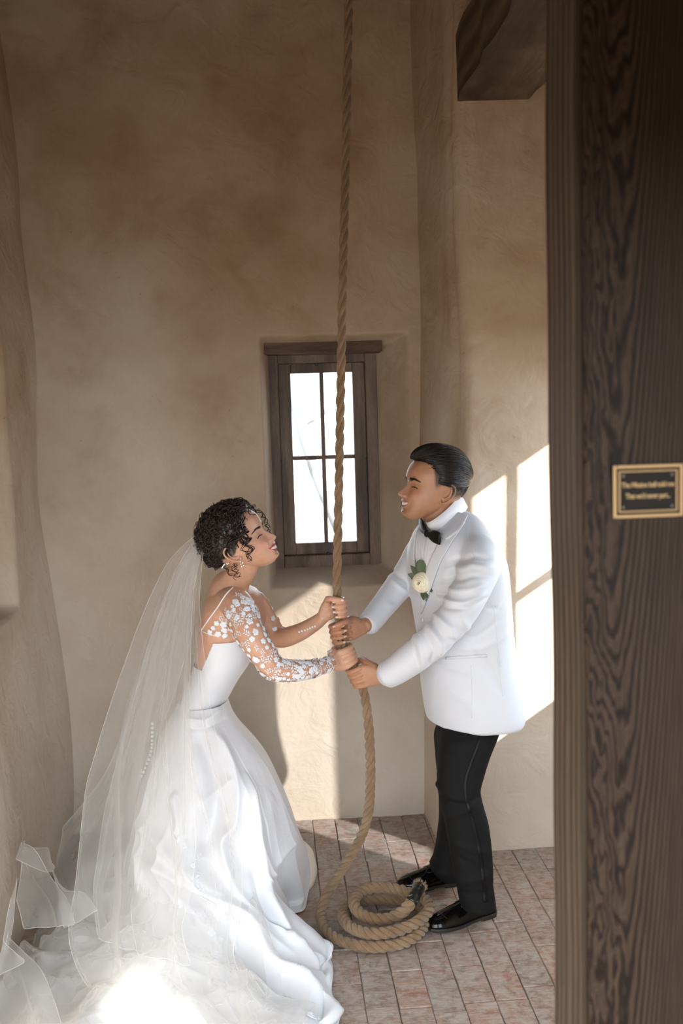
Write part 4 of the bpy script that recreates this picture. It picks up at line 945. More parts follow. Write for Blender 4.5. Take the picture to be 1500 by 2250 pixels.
def build_woman():
    root = tag(empty('person', (G(520, 1980)[0], 3.36, 0)), 'laughing woman with dark curly updo in white satin gown and long veil', 'person')
    S = 1.06; el, ya = radians(27), radians(17)
    fwd = np.array((cos(el)*cos(ya), -cos(el)*sin(ya), sin(el))); up = np.array((-sin(el), -.06, cos(el)))
    l_ = np.cross(up, fwd); l_ /= np.linalg.norm(l_); org = P(518, 1212, 3.215)+l_*.070*S
    T, TI = head_frame(org, fwd, up, S); Lc = lambda x, y, z: T(np.array([[x, y, z]])/1000)[0]
    A = Acc(); A.add(*head_shell('f', T)); ear_shells(A, T, 1, .92); ear_shells(A, T, -1, .92)
    limb(A, [Lc(-20, 0, 0), Lc(-16, 0, -40), P(535, 1246, 3.30), P(518, 1275, 3.32), P(505, 1300, 3.34), P(505, 1345, 3.35)], [.055, .054, .050, .056, .10, .13], [.052, .052, .047, .050, .072, .09], up=(0, 1, 0))
    torso = [(1288, 472, 545, .06), (1302, 458, 566, .12), (1325, 447, 578, .155), (1355, 440, 584, .155), (1385, 437, 580, .145), (1420, 434, 566, .135), (1460, 428, 545, .128), (1500, 416, 518, .118), (1545, 400, 492, .115), (1580, 380, 505, .14), (1640, 360, 545, .16), (1700, 360, 560, .14)]
    px_loft(A, torso, 3.36, 44, radians(-12), 2.1, 50)
    wn, wf = P(726, 1458, 3.25), P(712, 1354, 3.34)
    limb(A, [P(495, 1325, 3.30), P(520, 1330, 3.22), P(545, 1385, 3.15), P(575, 1434, 3.13), P(604, 1469, 3.13), P(655, 1473, 3.16), P(700, 1466, 3.21), wn], [.05, .054, .049, .043, .038, .032, .026, .0225])
    limb(A, [P(520, 1325, 3.40), P(557, 1322, 3.49), P(588, 1368, 3.51), P(613, 1400, 3.49), P(652, 1392, 3.43), P(690, 1371, 3.37), wf], [.045, .043, .039, .037, .032, .026, .022])
    limb(A, [P(450, 1640, 3.36), P(560, 1760, 3.34), P(560, 1930, 3.40)], [.09, .06, .04]); limb(A, [P(440, 1640, 3.40), P(500, 1760, 3.5), P(470, 1900, 3.55)], [.09, .06, .04])
    # collar bones and shoulder blade
    nails = []
    hand(A, HP_['bn'], -1, -1, wn, .93, axis=AX['bn']); hand(A, HP_['bf'], -1, 1, wf, .95, axis=AX['bf'], nails=nails)
    def hairpaint(c, L, onhead, blend):
        x, y, z = L.T; blend(onhead*smooth01((52-x+.95*np.clip(z-50, -90, 20))/8)*smooth01((z+12)/10)*(np.abs(y) < 80), (.03, .018, .012))
    me = finish_body(A, TI, 'f', (.60, .34, .225), .0022, extra=hairpaint)
    body = link('body', me, M_SKIN_F, root); bt = bvh(me)
    nail_mesh(nails, None, mat('nail_pale', (.76, .56, .49), .2), body)
    teeth('f', T, body, M_TEETH)
    for s_ in (1, -1): lash('f', T, body, M_LASH, s_); brow('f', T, body, M_HAIR_F, s_, .9)

    # gown -------------------------------------------------------------
    B = [(1392, 436, 580, .148), (1420, 431, 569, .139), (1460, 425, 549, .133), (1500, 412, 522, .123), (1548, 395, 496, .121)]
    R = spline(np.array(B, float), 150); K = 260; V = []; t = np.arange(K)*2*pi/K; de = radians(-12)
    for (y, xl, xr, b) in R:
        L, Q = P(xl, y, 3.36), P(xr, y, 3.36); c = (L+Q)/2; a = (Q[0]-L[0])/2; ct, st = np.cos(t), np.sin(t-de)
        V.append(np.stack([c[0]+a*np.sign(ct)*np.abs(ct)**(2/2.1), c[1]+b*np.sign(st)*np.abs(st)**(2/2.1), c[2]+.035*smooth01(ct*1.2)*(y < 1420)*(1420-y)/28], 1))
    V = np.array(V); v, f = grid_shell(V, False); cen = np.array([v[list(q)].mean(0) for q in f])
    def inV(p):      # the open V of the back, both sides
        zt, zb = P(450, 1385, 3.3)[2], P(447, 1463, 3.3)[2]; q = np.clip((p[2]-zb)/(zt-zb), 0, 1.2)
        x0 = P(440, 1460, 3.3)[0]; xe = x0+.055*q; return p[2] > zb and p[0] < xe+.008
    f = [q for q, c_ in zip(f, cen) if not inV(c_)]
    v = v+np.stack([.0*v[:, 0], 0*v[:, 0], 0*v[:, 0]], 1)
    bod = mesh('gown', v, f, M_SATIN, root); s_ = bod.modifiers.new('t', 'SOLIDIFY'); s_.thickness = .0012; s_.offset = 1
    # skirt and train
    deg = [0, 20, 45, 75, 105, 130, 155, 180, 200, 218, 236, 252, 263, 272, 281, 290, 302, 316, 332, 347]
    hem = [G(678, 1935), G(664, 1895), G(610, 1872), G(500, 1862), G(380, 1868), G(250, 1885), G(130, 1930), G(40, 2020), G(60, 2160), G(60, 2380), G(120, 2560), G(480, 2470), G(700, 2330), G(750, 2225), G(729, 2185), G(724, 2106), G(650, 2066), G(622, 2018), G(667, 2004), G(675, 1972)]
    W0 = (1537, 396, 498, .125); rows = []
    cx0 = lambda q: (P(q[1], q[0], 3.36)+P(q[2], q[0], 3.36))/2
    th = np.radians(deg); hem = np.array(hem)
    def el_(q, sq=2.2):
        c = cx0(q); a = (P(q[2], q[0], 3.36)[0]-P(q[1], q[0], 3.36)[0])/2; ct, st = np.cos(th), np.sin(th)
        return np.stack([c[0]+a*np.sign(ct)*np.abs(ct)**(2/sq), c[1]+q[3]*np.sign(st)*np.abs(st)**(2/sq), c[2]+0*ct], 1)
    r0, r1, r2, r3 = el_(W0), el_((1590, 365, 522, .165)), el_((1690, 322, 598, .24)), el_((1830, 290, 652, .32))
    # contour where the steep cloth meets the floor
    c4 = np.array([-.13, 3.36, 0]); near_ = hem-c4; rad = np.linalg.norm(near_[:, :2], axis=1); lim = np.minimum(rad*.96, np.interp(deg, [0, 60, 120, 180, 240, 280, 320, 360], [.36, .36, .40, .46, .50, .40, .33, .36]))
    r4 = c4+near_*(lim/rad)[:, None]; r4[:, 2] = np.interp(deg, [0, 240, 270, 300, 330, 360], [.10, .10, .07, .05, .08, .10])
    r5 = r4*.5+hem*.5; r5[:, 2] = np.interp(deg, [0, 230, 265, 300, 360], [.04, .045, .02, .015, .03])+.012*np.sin(th*7); r6 = hem.copy(); r6[:, 2] = .006
    # short columns fall straight to the floor
    short = rad < .47
    r5[short] = (r4*.3+hem*.7)[short]; r5[short, 2] = .03
    grid = np.array([r0, r1, r2, r3, r4, r5, r6])
    tt = np.concatenate([np.linspace(0, 4, 150), np.linspace(4, 6, 110)[1:]]); g = spline(grid, 0, tt)
    NU = 620; pu = np.interp(np.linspace(0, 1, NU, endpoint=False), np.array(deg+[360])/360, np.arange(len(deg)+1))
    p_ = np.concatenate([g[:, -2:], g, g[:, :3]], 1).transpose(1, 0, 2); V = spline(p_, 0, pu+2).transpose(1, 0, 2)
    v, f = grid_shell(V, False); me = bpy.data.meshes.new('x'); me.from_pydata(v.tolist(), [], f); me.update(); p = co(me); nr = normals(me)
    tree = bvh(me)
    if nr[NU*60+NU*3//4][1] > 0: nr = -nr
    d = np.zeros(len(p)); rowi = np.repeat(np.arange(len(tt)), NU); tv = tt[rowi]; uu = np.tile(np.arange(NU)/NU*2*pi, len(tt))
    grow = smooth01((tv-.5)/3.2)
    def rdg(x, s): return (1-np.abs(np.sin(x)))**s
    d += grow*.030*(rdg(uu*4+.5*np.sin(tv*1.1)+.7, 1.6)-.35)+grow*.016*(rdg(uu*9+.8*np.sin(tv*1.7+1)+.2, 1.8)-.3)*smooth01((tv-1.5)/2)
    d *= np.where((uu < .9) | (uu > 5.45), .30, 1)
    d += .008*vnoise(p, 5, 4)*grow+.012*vnoise(p, 9, 8)*smooth01((tv-4)/1)
    def crease(pts, amp, wid, sharp=True):
        nonlocal d
        H = [hit(tree, *q)[0] for q in spline(np.array(pts, float), 26)]; H = np.array([h for h in H if h is not None])
        if len(H) < 2: return
        seg = spline(H, 60)
        for _ in range(6): seg[1:-1] = .5*seg[1:-1]+.25*(seg[2:]+seg[:-2])
        seg = spline(seg, 41); best = np.full(len(p), 9.); bs = np.zeros(len(p))
        near_m = np.where((p[:, 1] < seg[:, 1].max()+.25) & (p[:, 0] > seg[:, 0].min()-.2) & (p[:, 0] < seg[:, 0].max()+.2) & (p[:, 2] < seg[:, 2].max()+.2) & (p[:, 2] > seg[:, 2].min()-.2))[0]; pn = p[near_m]
        for k_ in range(40):
            e_ = seg[k_+1]-seg[k_]; w_ = np.clip((pn-seg[k_]).dot(e_)/(e_.dot(e_)+1e-12), 0, 1); dd = np.linalg.norm(pn-seg[k_]-w_[:, None]*e_, axis=1)
            m_ = dd < best[near_m]; ii = near_m[m_]; best[ii] = dd[m_]; bs[ii] = (k_+w_[m_])/40
        fade_ = smooth01(np.minimum(bs*6+.15, (1-bs)*6+.15)); x = best/wid
        d += 1.45*amp*fade_*(np.exp(-np.sqrt(x*x+.02)) if sharp else np.exp(-x*x))*(best < 5*wid)
    crease([(453, 1582), (506, 1695), (513, 1809), (484, 1858), (532, 1990)], .030, .022)
    crease([(430, 1600), (470, 1700), (470, 1800), (440, 1880)], -.018, .03, False)
    crease([(533, 1692), (556, 1806), (577, 1948), (609, 2005), (645, 2066)], .038, .024)
    crease([(545, 1800), (560, 1900), (575, 1990), (605, 2040)], -.016, .02, False)
    crease([(581, 1926), (622, 1880), (659, 1838)], .010, .016)
    crease([(270, 1850), (350, 1905), (440, 1955), (527, 2003), (560, 2060), (590, 2120), (650, 2160), (725, 2195)], .050, .035)
    crease([(330, 1960), (430, 2010), (500, 2080), (560, 2170), (640, 2230)], -.025, .035, False)
    crease([(300, 1790), (350, 1850), (420, 1910), (500, 1970)], .028, .028)
    crease([(463, 2008), (500, 2050), (512, 2115)], .024, .018); crease([(380, 1740), (395, 1800), (392, 1840)], .018, .014)
    crease([(433, 1768), (470, 1742), (506, 1712)], .012, .014); crease([(560, 1830), (590, 1800), (600, 1740)], .004, .03, False)
    crease([(412, 1502), (440, 1540), (487, 1552)], .008, .010); crease([(405, 1580), (450, 1582), (488, 1556)], .008, .010); crease([(400, 1600), (452, 1600), (500, 1575)], -.006, .012)
    crease([(620, 2055), (660, 2085), (715, 2110)], .02, .02); crease([(600, 2120), (655, 2120), (720, 2140)], -.012, .02, False)
    crease([(200, 2150), (330, 2120), (480, 2170), (600, 2240)], .035, .03); crease([(60, 2120), (180, 2080), (300, 2090)], .03, .03)
    d *= np.where(tv > 5.7, np.clip((6-tv)/.3, 0, 1)*.8+.2, 1)
    p2 = p+nr*d[:, None]; p2[:, 2] = np.maximum(p2[:, 2], .004); p2[:, 0] = np.maximum(p2[:, 0], -.80); setco(me, p2)
    sk = link('skirt', me, M_SATIN, bod); s_ = sk.modifiers.new('t', 'SOLIDIFY'); s_.thickness = .003; s_.offset = 0
    stree = bvh(me)
    # turned up corner of the train
    cc = [P(722, 2200, 2.80), P(745, 2212, 2.78), P(756, 2222, 2.76), P(742, 2245, 2.72), P(720, 2262, 2.70)]
    base_ = spline([G(690, 2190), G(705, 2215), G(705, 2240), G(695, 2262), G(680, 2280)], 16); tip = spline(cc, 16); V = []
    for q in np.linspace(0, 1, 10): V.append(base_*(1-q)+tip*q+np.array((0, 0, .028*sin(q*pi)+.004)))
    v, f = grid_sheet(np.array(V)); o = mesh('train_corner', v, f, M_SATIN, bod); s_ = o.modifiers.new('t', 'SOLIDIFY'); s_.thickness = .003
    # inner hem of the skirt showing behind the front edge
    b_ = spline([G(672, 1965), G(690, 1945), G(697, 1915), G(690, 1880)], 14); t_ = spline([P(664, 1890, 3.62), P(670, 1880, 3.66), P(672, 1865, 3.72), P(668, 1850, 3.78)], 14)
    v, f = grid_sheet(np.array([b_*(1-q)+t_*q+np.array((.008*sin(q*pi), 0, .004)) for q in np.linspace(0, 1, 8)])); o = mesh('underskirt', v, f, mat('lining', (.80, .72, .60), .5), bod); s_ = o.modifiers.new('t', 'SOLIDIFY'); s_.thickness = .002

    # covered buttons down the back of the skirt
    for x, y in spline(np.array([(335, 1590), (334, 1625), (331, 1655), (318, 1690), (302, 1722)], float), 16):
        h, n_ = hit(stree, x, y, .002)
        if h is None: h = P(x, y, 3.33)
        a = Acc(); a.add(*ball(tuple(h), .0052, 6)); a.build('button', M_SATIN, bod)

    # lace ---------------------------------------------------------------
    rg = random.Random(11)
    def flower_mesh(k_):
        a = Acc(); n_ = 5+k_ % 2
        for i in range(n_):
            th_ = i*2*pi/n_+rg.uniform(-.12, .12); V = []; R_ = .0125*rg.uniform(.85, 1.15)
            for q in np.linspace(.05, 1, 5):
                w_ = .0058*sin(pi*min(q*.72+.12, 1))
                V.append([(R_*q*cos(th_)-u*w_*sin(th_), R_*q*sin(th_)+u*w_*cos(th_), .0008+.0022*sin(q*pi)*(1-u*u*.6)+.0004*i) for u in (-1, -.4, .4, 1)])
            a.add(*grid_sheet(np.array(V)))
        a.add(*ball((0, 0, .0022), .0024, 5, (1, 1, .6)))
        me = bpy.data.meshes.new('lace_flower'); me.from_pydata(np.concatenate(a.v).tolist(), [], a.f); me.materials.append(M_LACE); return me
    def spray_mesh(k_):
        a = Acc(); st = spline([(0, -.016, .001), (.003, 0, .0015), (-.002, .016, .001)], 8); a.tube(st, .0008, 4)
        for i in range(6):
            y_ = -.012+i*.005; sg = 1 if i % 2 else -1; V = []
            for q in np.linspace(0, 1, 5):
                w_ = .0030*sin(pi*q); V.append([(sg*(.001+.010*q), y_+.006*q+u*w_, .001+.001*sin(q*pi)) for u in (-1, 0, 1)])
            a.add(*grid_sheet(np.array(V)))
        me = bpy.data.meshes.new('lace_leaf'); me.from_pydata(np.concatenate(a.v).tolist(), [], a.f); me.materials.append(M_LACE); return me
    FM = [flower_mesh(i) for i in range(4)]; SM = [spray_mesh(i) for i in range(2)]
    sleeve = None
    def put(parent, kind, h, n_, sc_=1., rot=None):
        me_ = (rg.choice(FM) if kind == 'lace_flower' else rg.choice(SM)); o = bpy.data.objects.new(kind, me_); COL.objects.link(o); o.parent = parent
        q = Vector(n_).to_track_quat('Z', 'Y'); o.rotation_mode = 'QUATERNION'; from mathutils import Quaternion
        o.rotation_quaternion = q @ Quaternion((0, 0, 1), rg.uniform(0, 6.28) if rot is None else rot); o.location = Vector(h)-origin_of(parent); o.scale = (sc_,)*3
    # piping of the sheer neckline
    s = Acc(); s.add(*seam(bt, [(512, 1291), (497, 1306), (477, 1336), (458, 1362), (442, 1386)], .0024, 26, .001)); s.add(*seam(bt, [(442, 1386), (456, 1392), (478, 1398)], .0018, 14, .001))
    sleeve = s.build('sleeve', M_LACE, bod)
    # near sleeve: flowers sampled over the whole sleeve, front and back
    pb = co(body.data); nb_ = normals(body.data)
    def along(axis_pts, rmax, t0=0., t1=1.):
        ax = spline(np.array(axis_pts), 60); k0, k1 = int(t0*59), int(t1*59); best = np.full(len(pb), 9.)
        for q in ax[k0:k1+1]: best = np.minimum(best, np.linalg.norm(pb-q, axis=1))
        return np.where(best < rmax)[0]
    ax1 = [P(470, 1365, 3.26), P(510, 1345, 3.20), P(545, 1385, 3.15), P(575, 1434, 3.13), P(604, 1469, 3.13), P(655, 1473, 3.16), P(700, 1466, 3.21), P(722, 1461, 3.24)]
    ok = along(ax1, .066); placed = []
    zl = lambda q: P(442, 1386, 3.26)+(P(512, 1291, 3.26)-P(442, 1386, 3.26))*q
    A0, B0 = P(442, 1386, 3.26), P(512, 1291, 3.26)
    cand = list(ok); rg.shuffle(cand)
    for i in cand:
        q = pb[i]; 
        if (q[0]-A0[0])*(B0[2]-A0[2])-(q[2]-A0[2])*(B0[0]-A0[0]) < .004: continue     # behind the neckline
        if q[2] < P(470, 1400, 3.2)[2] and q[0] < P(520, 1400, 3.2)[0]: continue
        if q[0] > P(730, 1455, 3.24)[0]: continue
        dens = .0125 if q[0] > P(600, 1400, 3.2)[0] or q[2] > P(500, 1350, 3.2)[2] else .0185
        if any((q[0]-a_[0])**2+(q[1]-a_[1])**2+(q[2]-a_[2])**2 < dens**2 for a_ in placed): continue
        placed.append(tuple(q)); 
        if len(placed) > 270: break
        put(sleeve, 'lace_flower' if rg.random() < .66 else 'lace_leaf', q+nb_[i]*.0008, nb_[i], rg.uniform(.55, 1.0))
    ok = along([P(557, 1322, 3.49), P(588, 1368, 3.51), P(605, 1392, 3.50)], .05); cand = list(ok); rg.shuffle(cand); pl2 = []
    for i in cand:
        q = pb[i]
        if any(sum((q[k_]-a_[k_])**2 for k_ in range(3)) < .028**2 for a_ in pl2): continue
        pl2.append(tuple(q)); put(sleeve, 'lace_flower', q+nb_[i]*.0008, nb_[i], rg.uniform(.6, .9))
        if len(pl2) > 24: break
    for i, (x, y) in enumerate(spline(np.array([(658, 1388), (676, 1382), (692, 1375)], float), 7)):
        h, n_ = hit(bt, x, y, .0025)
        if h is not None: a = Acc(); a.add(*ball(tuple(h), .0042, 6)); a.build('pearl', M_PEARL, sleeve)
    # lace on the skirt
    for pts, n_ in (([(398, 1830), (425, 1880), (440, 1950), (450, 2000), (470, 2040), (500, 2080)], 20), ([(620, 2205), (650, 2222), (690, 2235)], 6), ([(235, 2030), (250, 2060), (265, 2085)], 5)):
        for x, y in spline(np.array(pts, float), n_):
            h, nn = hit(stree, x+rg.uniform(-12, 12), y+rg.uniform(-6, 6), .003)
            if h is not None: put(bod, rg.choice(('lace_leaf', 'lace_flower', 'lace_leaf')), h, nn, rg.uniform(.8, 1.3))

    # jewellery
    er = Acc(); ep = P(528, 1226, 3.185); er.tube([ep, ep-np.array((-.002, 0, .012))], .0006, 5); er.add(*ball(tuple(ep), .0028, 6))
    for k_ in range(5):
        c_ = ep+np.array((.002+.002*k_*.5+(.004 if k_ % 2 else -.003), -.001, -.012-.004*k_)); er.add(*ball(tuple(c_), .0024, 5, (1, .6, 1.7)))
    er.build('earring', M_SILVER, root)

    # hair -----------------------------------------------------------------
    H = Acc(); ctr = np.array([-5, 0, 45.]); ax = np.array([99, 73, 86.])
    def hp(t, ph, h): return ctr+np.stack([(ax[0]+h)*np.cos(t), (ax[1]+h)*np.sin(t)*np.sin(ph), (ax[2]+h)*np.sin(t)*np.cos(ph)], -1)
    t0f = lambda ph: np.radians(np.interp(np.abs(np.degrees(ph)), [0, 25, 50, 70, 95], [33, 35, 42, 50, 66]))
    t1f = lambda ph: np.radians(np.interp(np.abs(np.degrees(ph)), [0, 45, 95], [205, 198, 170]))
    V = []; nu_, nv_ = 70, 60
    for ph in np.radians(np.linspace(-97, 97, nu_)):
        t = np.linspace(t0f(ph), t1f(ph), nv_); q = hp(t, ph, 0); lump = 15+4*vnoise(q/1000, 60, 1)+3*vnoise(q/1000, 130, 3); lump = lump*np.minimum(1, np.arange(nv_)/5+.1); V.append(hp(t, ph, lump))
    V = np.array(V); v, f = grid_sheet(V); H.add(T(v/1000), f)
    bun_c, bun_r = P(474, 1208, 3.30), np.array((.042, .060, .056))
    bv, bf = ball((0, 0, 0), 1., 20); bv = bv*bun_r; bv = bv*(1+.06*vnoise(bv, 60, 2))[:, None]+bun_c; H.add(bv, bf)
    side_c = P(500, 1190, 3.24); bv, bf = ball((0, 0, 0), 1., 14); H.add(bv*np.array((.045, .035, .055))+P(488, 1192, 3.25), bf)
    rgn = np.random.RandomState(8)
    def curl(start, dirv, length, R_, turns, r_, sag=0., outn=None, n=None):
        n = n or int(10+turns*11); s_ = np.linspace(0, 1, n); d_ = np.array(dirv, float); d_ /= np.linalg.norm(d_)
        a_ = np.cross(d_, outn if outn is not None else (0, 1, 0)); a_ /= np.linalg.norm(a_)+1e-9; b_ = np.cross(d_, a_); ph = rgn.uniform(0, 6.28)
        env = R_*np.minimum(1, s_*4+.2)
        pts = np.array(start)+np.outer(s_*length, d_)+np.outer(env*np.cos(ph+s_*turns*2*pi), a_)+np.outer(env*np.sin(ph+s_*turns*2*pi), b_)+np.outer(s_**2*sag, (0, 0, -1.))
        H.tube(pts, r_*np.interp(s_, [0, .8, 1], [1, 1, .35]), 5)
    for i in range(1500):
        ph = radians(rgn.uniform(-95, 95)); t = rgn.uniform(t0f(ph)+.04, t1f(ph)); q = hp(t, ph, 14); q2 = hp(t+rgn.uniform(-.1, .3), ph+rgn.uniform(-.35, .35), 14); nrm = (q-ctr)/np.linalg.norm(q-ctr)
        w0, w1 = T(q/1000), T(q2/1000); curl(w0, w1-w0, rgn.uniform(.022, .055), rgn.uniform(.003, .008), rgn.uniform(.7, 2.1), rgn.uniform(.0008, .0021), outn=nrm)
    for i in range(520):
        nrm = rgn.normal(size=3); nrm /= np.linalg.norm(nrm); c_ = bun_c+nrm*bun_r*.98; tv_ = np.cross(nrm, rgn.normal(size=3)); curl(c_, tv_, rgn.uniform(.02, .04), rgn.uniform(.003, .006), rgn.uniform(1, 2), rgn.uniform(.0008, .0016), outn=nrm)
    def ringlet(pts, R_, turns, r_=.0011, n=70):
        q = spline(np.array([P(*a_) for a_ in pts]), n); t_, N_, B_ = frames(q, (0, 1, 0)); a_ = np.linspace(0, turns*2*pi, n)+rgn.uniform(0, 6); e_ = R_*np.interp(np.linspace(0, 1, n), [0, .2, 1], [.3, 1, .9])
        H.tube(q+N_*(e_*np.cos(a_))[:, None]+B_*(e_*np.sin(a_))[:, None], r_*np.interp(np.linspace(0, 1, n), [0, .9, 1], [1.2, .9, .4]), 5)
    for k_ in range(9): ringlet([(520+k_*2.2, 1150+rgn.uniform(-15, 15), 3.20), (520+k_*2.4, 1175, 3.175), (512+k_*3.5, 1198+rgn.uniform(-6, 8), 3.17)], .006+.003*rgn.rand(), 1.2+rgn.rand(), .0022, 46)
    for k_ in range(8): ringlet([(505+k_*1.5, 1165+rgn.uniform(-15, 15), 3.195), (502+k_*2, 1185, 3.18), (490+k_*4, 1205+rgn.uniform(-5, 5), 3.175)], .007, 1.1+rgn.rand(), .0022, 46)
    for k_ in range(4):
        ringlet([(530+k_*2, 1150, 3.22), (540, 1175, 3.18), (545+k_*2, 1200, 3.17), (550-k_*2, 1233, 3.17)], .0095+.001*k_, 3.2+.4*k_, .0014)
    for k_ in range(3): ringlet([(532, 1165, 3.21), (530+k_*4, 1190, 3.18), (538+k_*3, 1218, 3.175)], .009, 2.5, .0012)
    for k_ in range(4): ringlet([(548, 1112+k_*3, 3.30), (572, 1128, 3.34), (585, 1150, 3.37), (594-k_*3, 1172, 3.38)], .008, 2.6+.4*k_, .0012)
    for k_ in range(2): ringlet([(592, 1168, 3.40), (603, 1190, 3.41), (610, 1215-k_*6, 3.41)], .006, 2.2, .0008)
    for k_ in range(4): ringlet([(512+k_*2, 1238, 3.22), (512+k_*3, 1256, 3.21), (518+k_*4, 1276-k_*3, 3.21)], .006, 2.0+.4*k_, .0010)
    for k_ in range(3): ringlet([(492, 1240, 3.25), (500, 1255, 3.235), (510+k_*4, 1268, 3.23)], .005, 1.8, .001)
    H.build('hair', M_HAIR_F, root)
    # small sprig ornament at the bun
    s = Acc()
    for k_ in range(9): c_ = P(486+k_*1.7+rg.uniform(-2, 2), 1246-k_*.9+rg.uniform(-3, 3), 3.225); s.add(*ball(tuple(c_), .0024, 5, (1.3, .7, 1)))
    s.build('hair_ornament', M_SILVER, root)
    return root, stree, bod
WOMAN, STREE, GOWN = build_woman()
# ------------------------------------------------------------------ the bell rope
M_ROPE = mat('manila', rough=.85, Sheen_Weight=.3); t = NT(M_ROPE); c = t.coord('Object')
nn_ = t.noise(c, 16, 4, .6); fb = t.noise(c, 420, 3, .7, .4)
k = t.mix(.6, t.ramp(nn_, [(.3, (.20, .115, .05)), (.55, (.28, .175, .085)), (.75, (.35, .235, .13))]), t.ramp(fb, [(.3, (.35, .28, .2)), (.6, (1.15, 1.1, 1.05))]), 'MULTIPLY')
t.color(k); t.bump(fb, .8, .003)
def build_rope():
    root = tag(empty('rope', (.3, 3.3, 0)), 'thick twisted manila bell rope hanging from above, held by both and coiled on the floor', 'rope')
    R = .0102; z1, z2 = .0215, .050
    g = lambda x, y, z: G(x, y, z)
    top = [P(772, -170, 3.41), P(769, -80, 3.40), P(766, 0, 3.38), P(762, 200, 3.36), P(758, 400, 3.345), P(753, 600, 3.33), P(750, 760, 3.32), P(747, 920, 3.31), P(744, 1080, 3.305), P(741, 1220, 3.30), P(740, 1300, 3.30), HP_['bf'], HP_['gf'], HP_['bn'], HP_['gn'], P(800, 1525, 3.30), P(809, 1590, 3.31), P(813, 1660, 3.32), P(813, 1730, 3.34), P(808, 1790, 3.36), P(790, 1845, 3.38), P(760, 1895, 3.39)]
    fl = [g(733, 1940, .09), g(712, 1978, .05), g(704, 2012, z1), g(716, 2044, z1), g(748, 2066, z1), g(795, 2079, z1), g(845, 2080, z1), g(890, 2070, z1), g(920, 2050, z1), g(934, 2025, z1), g(928, 2000, z1), g(905, 1984, z1), g(870, 1978, z1), g(830, 1977, z1), g(790, 1981, z1), g(762, 1994, z1+.004),
          g(753, 2012, .035), g(768, 2036, .045), g(805, 2050, .050), g(850, 2050, .052), g(895, 2037, .056), g(930, 2015, .062), g(943, 1993, .066), g(930, 1974, .064), g(905, 1964, .066), g(875, 1955, .068), g(840, 1950, .066), g(805, 1954, .064), g(783, 1968, .064), g(778, 1988, .066), g(792, 2008, .058), g(822, 2020, .050), g(856, 2018, .052), g(884, 2004, .072), g(900, 1986, .098), g(912, 1966, .118), g(921, 1948, .128)]
    ctl = np.array(top+fl); seg = np.linalg.norm(np.diff(ctl, axis=0), axis=1); s_ = np.concatenate([[0], np.cumsum(seg)]); L = s_[-1]
    n = int(L/.0052); ss = np.linspace(0, L, n); Pc = spline(ctl, 0, np.interp(ss, s_, np.arange(len(ctl))))
    for _ in range(3): Pc[1:-1] = .5*Pc[1:-1]+.25*(Pc[2:]+Pc[:-2])
    shand = s_[14]; pitch = np.interp(ss, [0, shand-.1, shand+.1, shand+.5, L], [.165, .150, .125, .088, .078]); ang = np.cumsum(2*pi/pitch*(L/n))
    t_, N, B = frames(Pc, (0, 1, 0)); col = s_[-4]
    thin = np.interp(ss, [0, L*.3, shand, shand+.2, L], [.74, .76, .77, .86, 1.04])
    endk = int(np.searchsorted(ss, L-.075))
    for i in range(3):
        a = ang+i*2*pi/3; q = Pc+(N*np.cos(a)[:, None]+B*np.sin(a)[:, None])*(R*1.06*thin)[:, None]
        v, f = tube(q[:endk+6], (R*thin*.95)[:endk+6], 12); v = v+np.random.normal(size=v.shape)*.00022; mesh('strand', v, f, M_ROPE, root)
    M_TAPE = mat('black_tape', (.012, .014, .012), .28)
    a = Acc(); rr = .0212+.0008*np.sin(np.arange(len(Pc)-endk)*1.9); a.tube(Pc[endk:], rr, 20)
    a.build('tape', M_TAPE, root)
    fr_ = Acc(); e = Pc[-1]; d = t_[-1]; rg = np.random.RandomState(2)
    for i in range(420):
        u = rg.uniform(0, 6.28); r_ = .021*sqrt(rg.rand()); o = e+(N[-1]*cos(u)+B[-1]*sin(u))*r_-d*.004; dv = d*.014+(N[-1]*cos(u)+B[-1]*sin(u))*(r_*.35)+rg.normal(size=3)*.002
        fr_.tube([o, o+dv*.6, o+dv], [.0011, .001, .0006], 4)
    tag(fr_.build('frayed_end', M_ROPE, root), kind='stuff')
    fz = Acc()
    for i in range(900):
        k_ = rg.randint(5, endk); u = rg.uniform(0, 6.28); nv = N[k_]*cos(u)+B[k_]*sin(u); o = Pc[k_]+nv*.0185*thin[k_]; dv = nv*rg.uniform(.001, .005)+t_[k_]*rg.uniform(-.008, .008)+rg.normal(size=3)*.0015
        fz.tube([o, o+dv*.5+nv*.001, o+dv], [.00022, .0002, .0001], 3)
    tag(fz.build('loose_fibre', M_ROPE, root), kind='stuff')
    return root
build_rope()

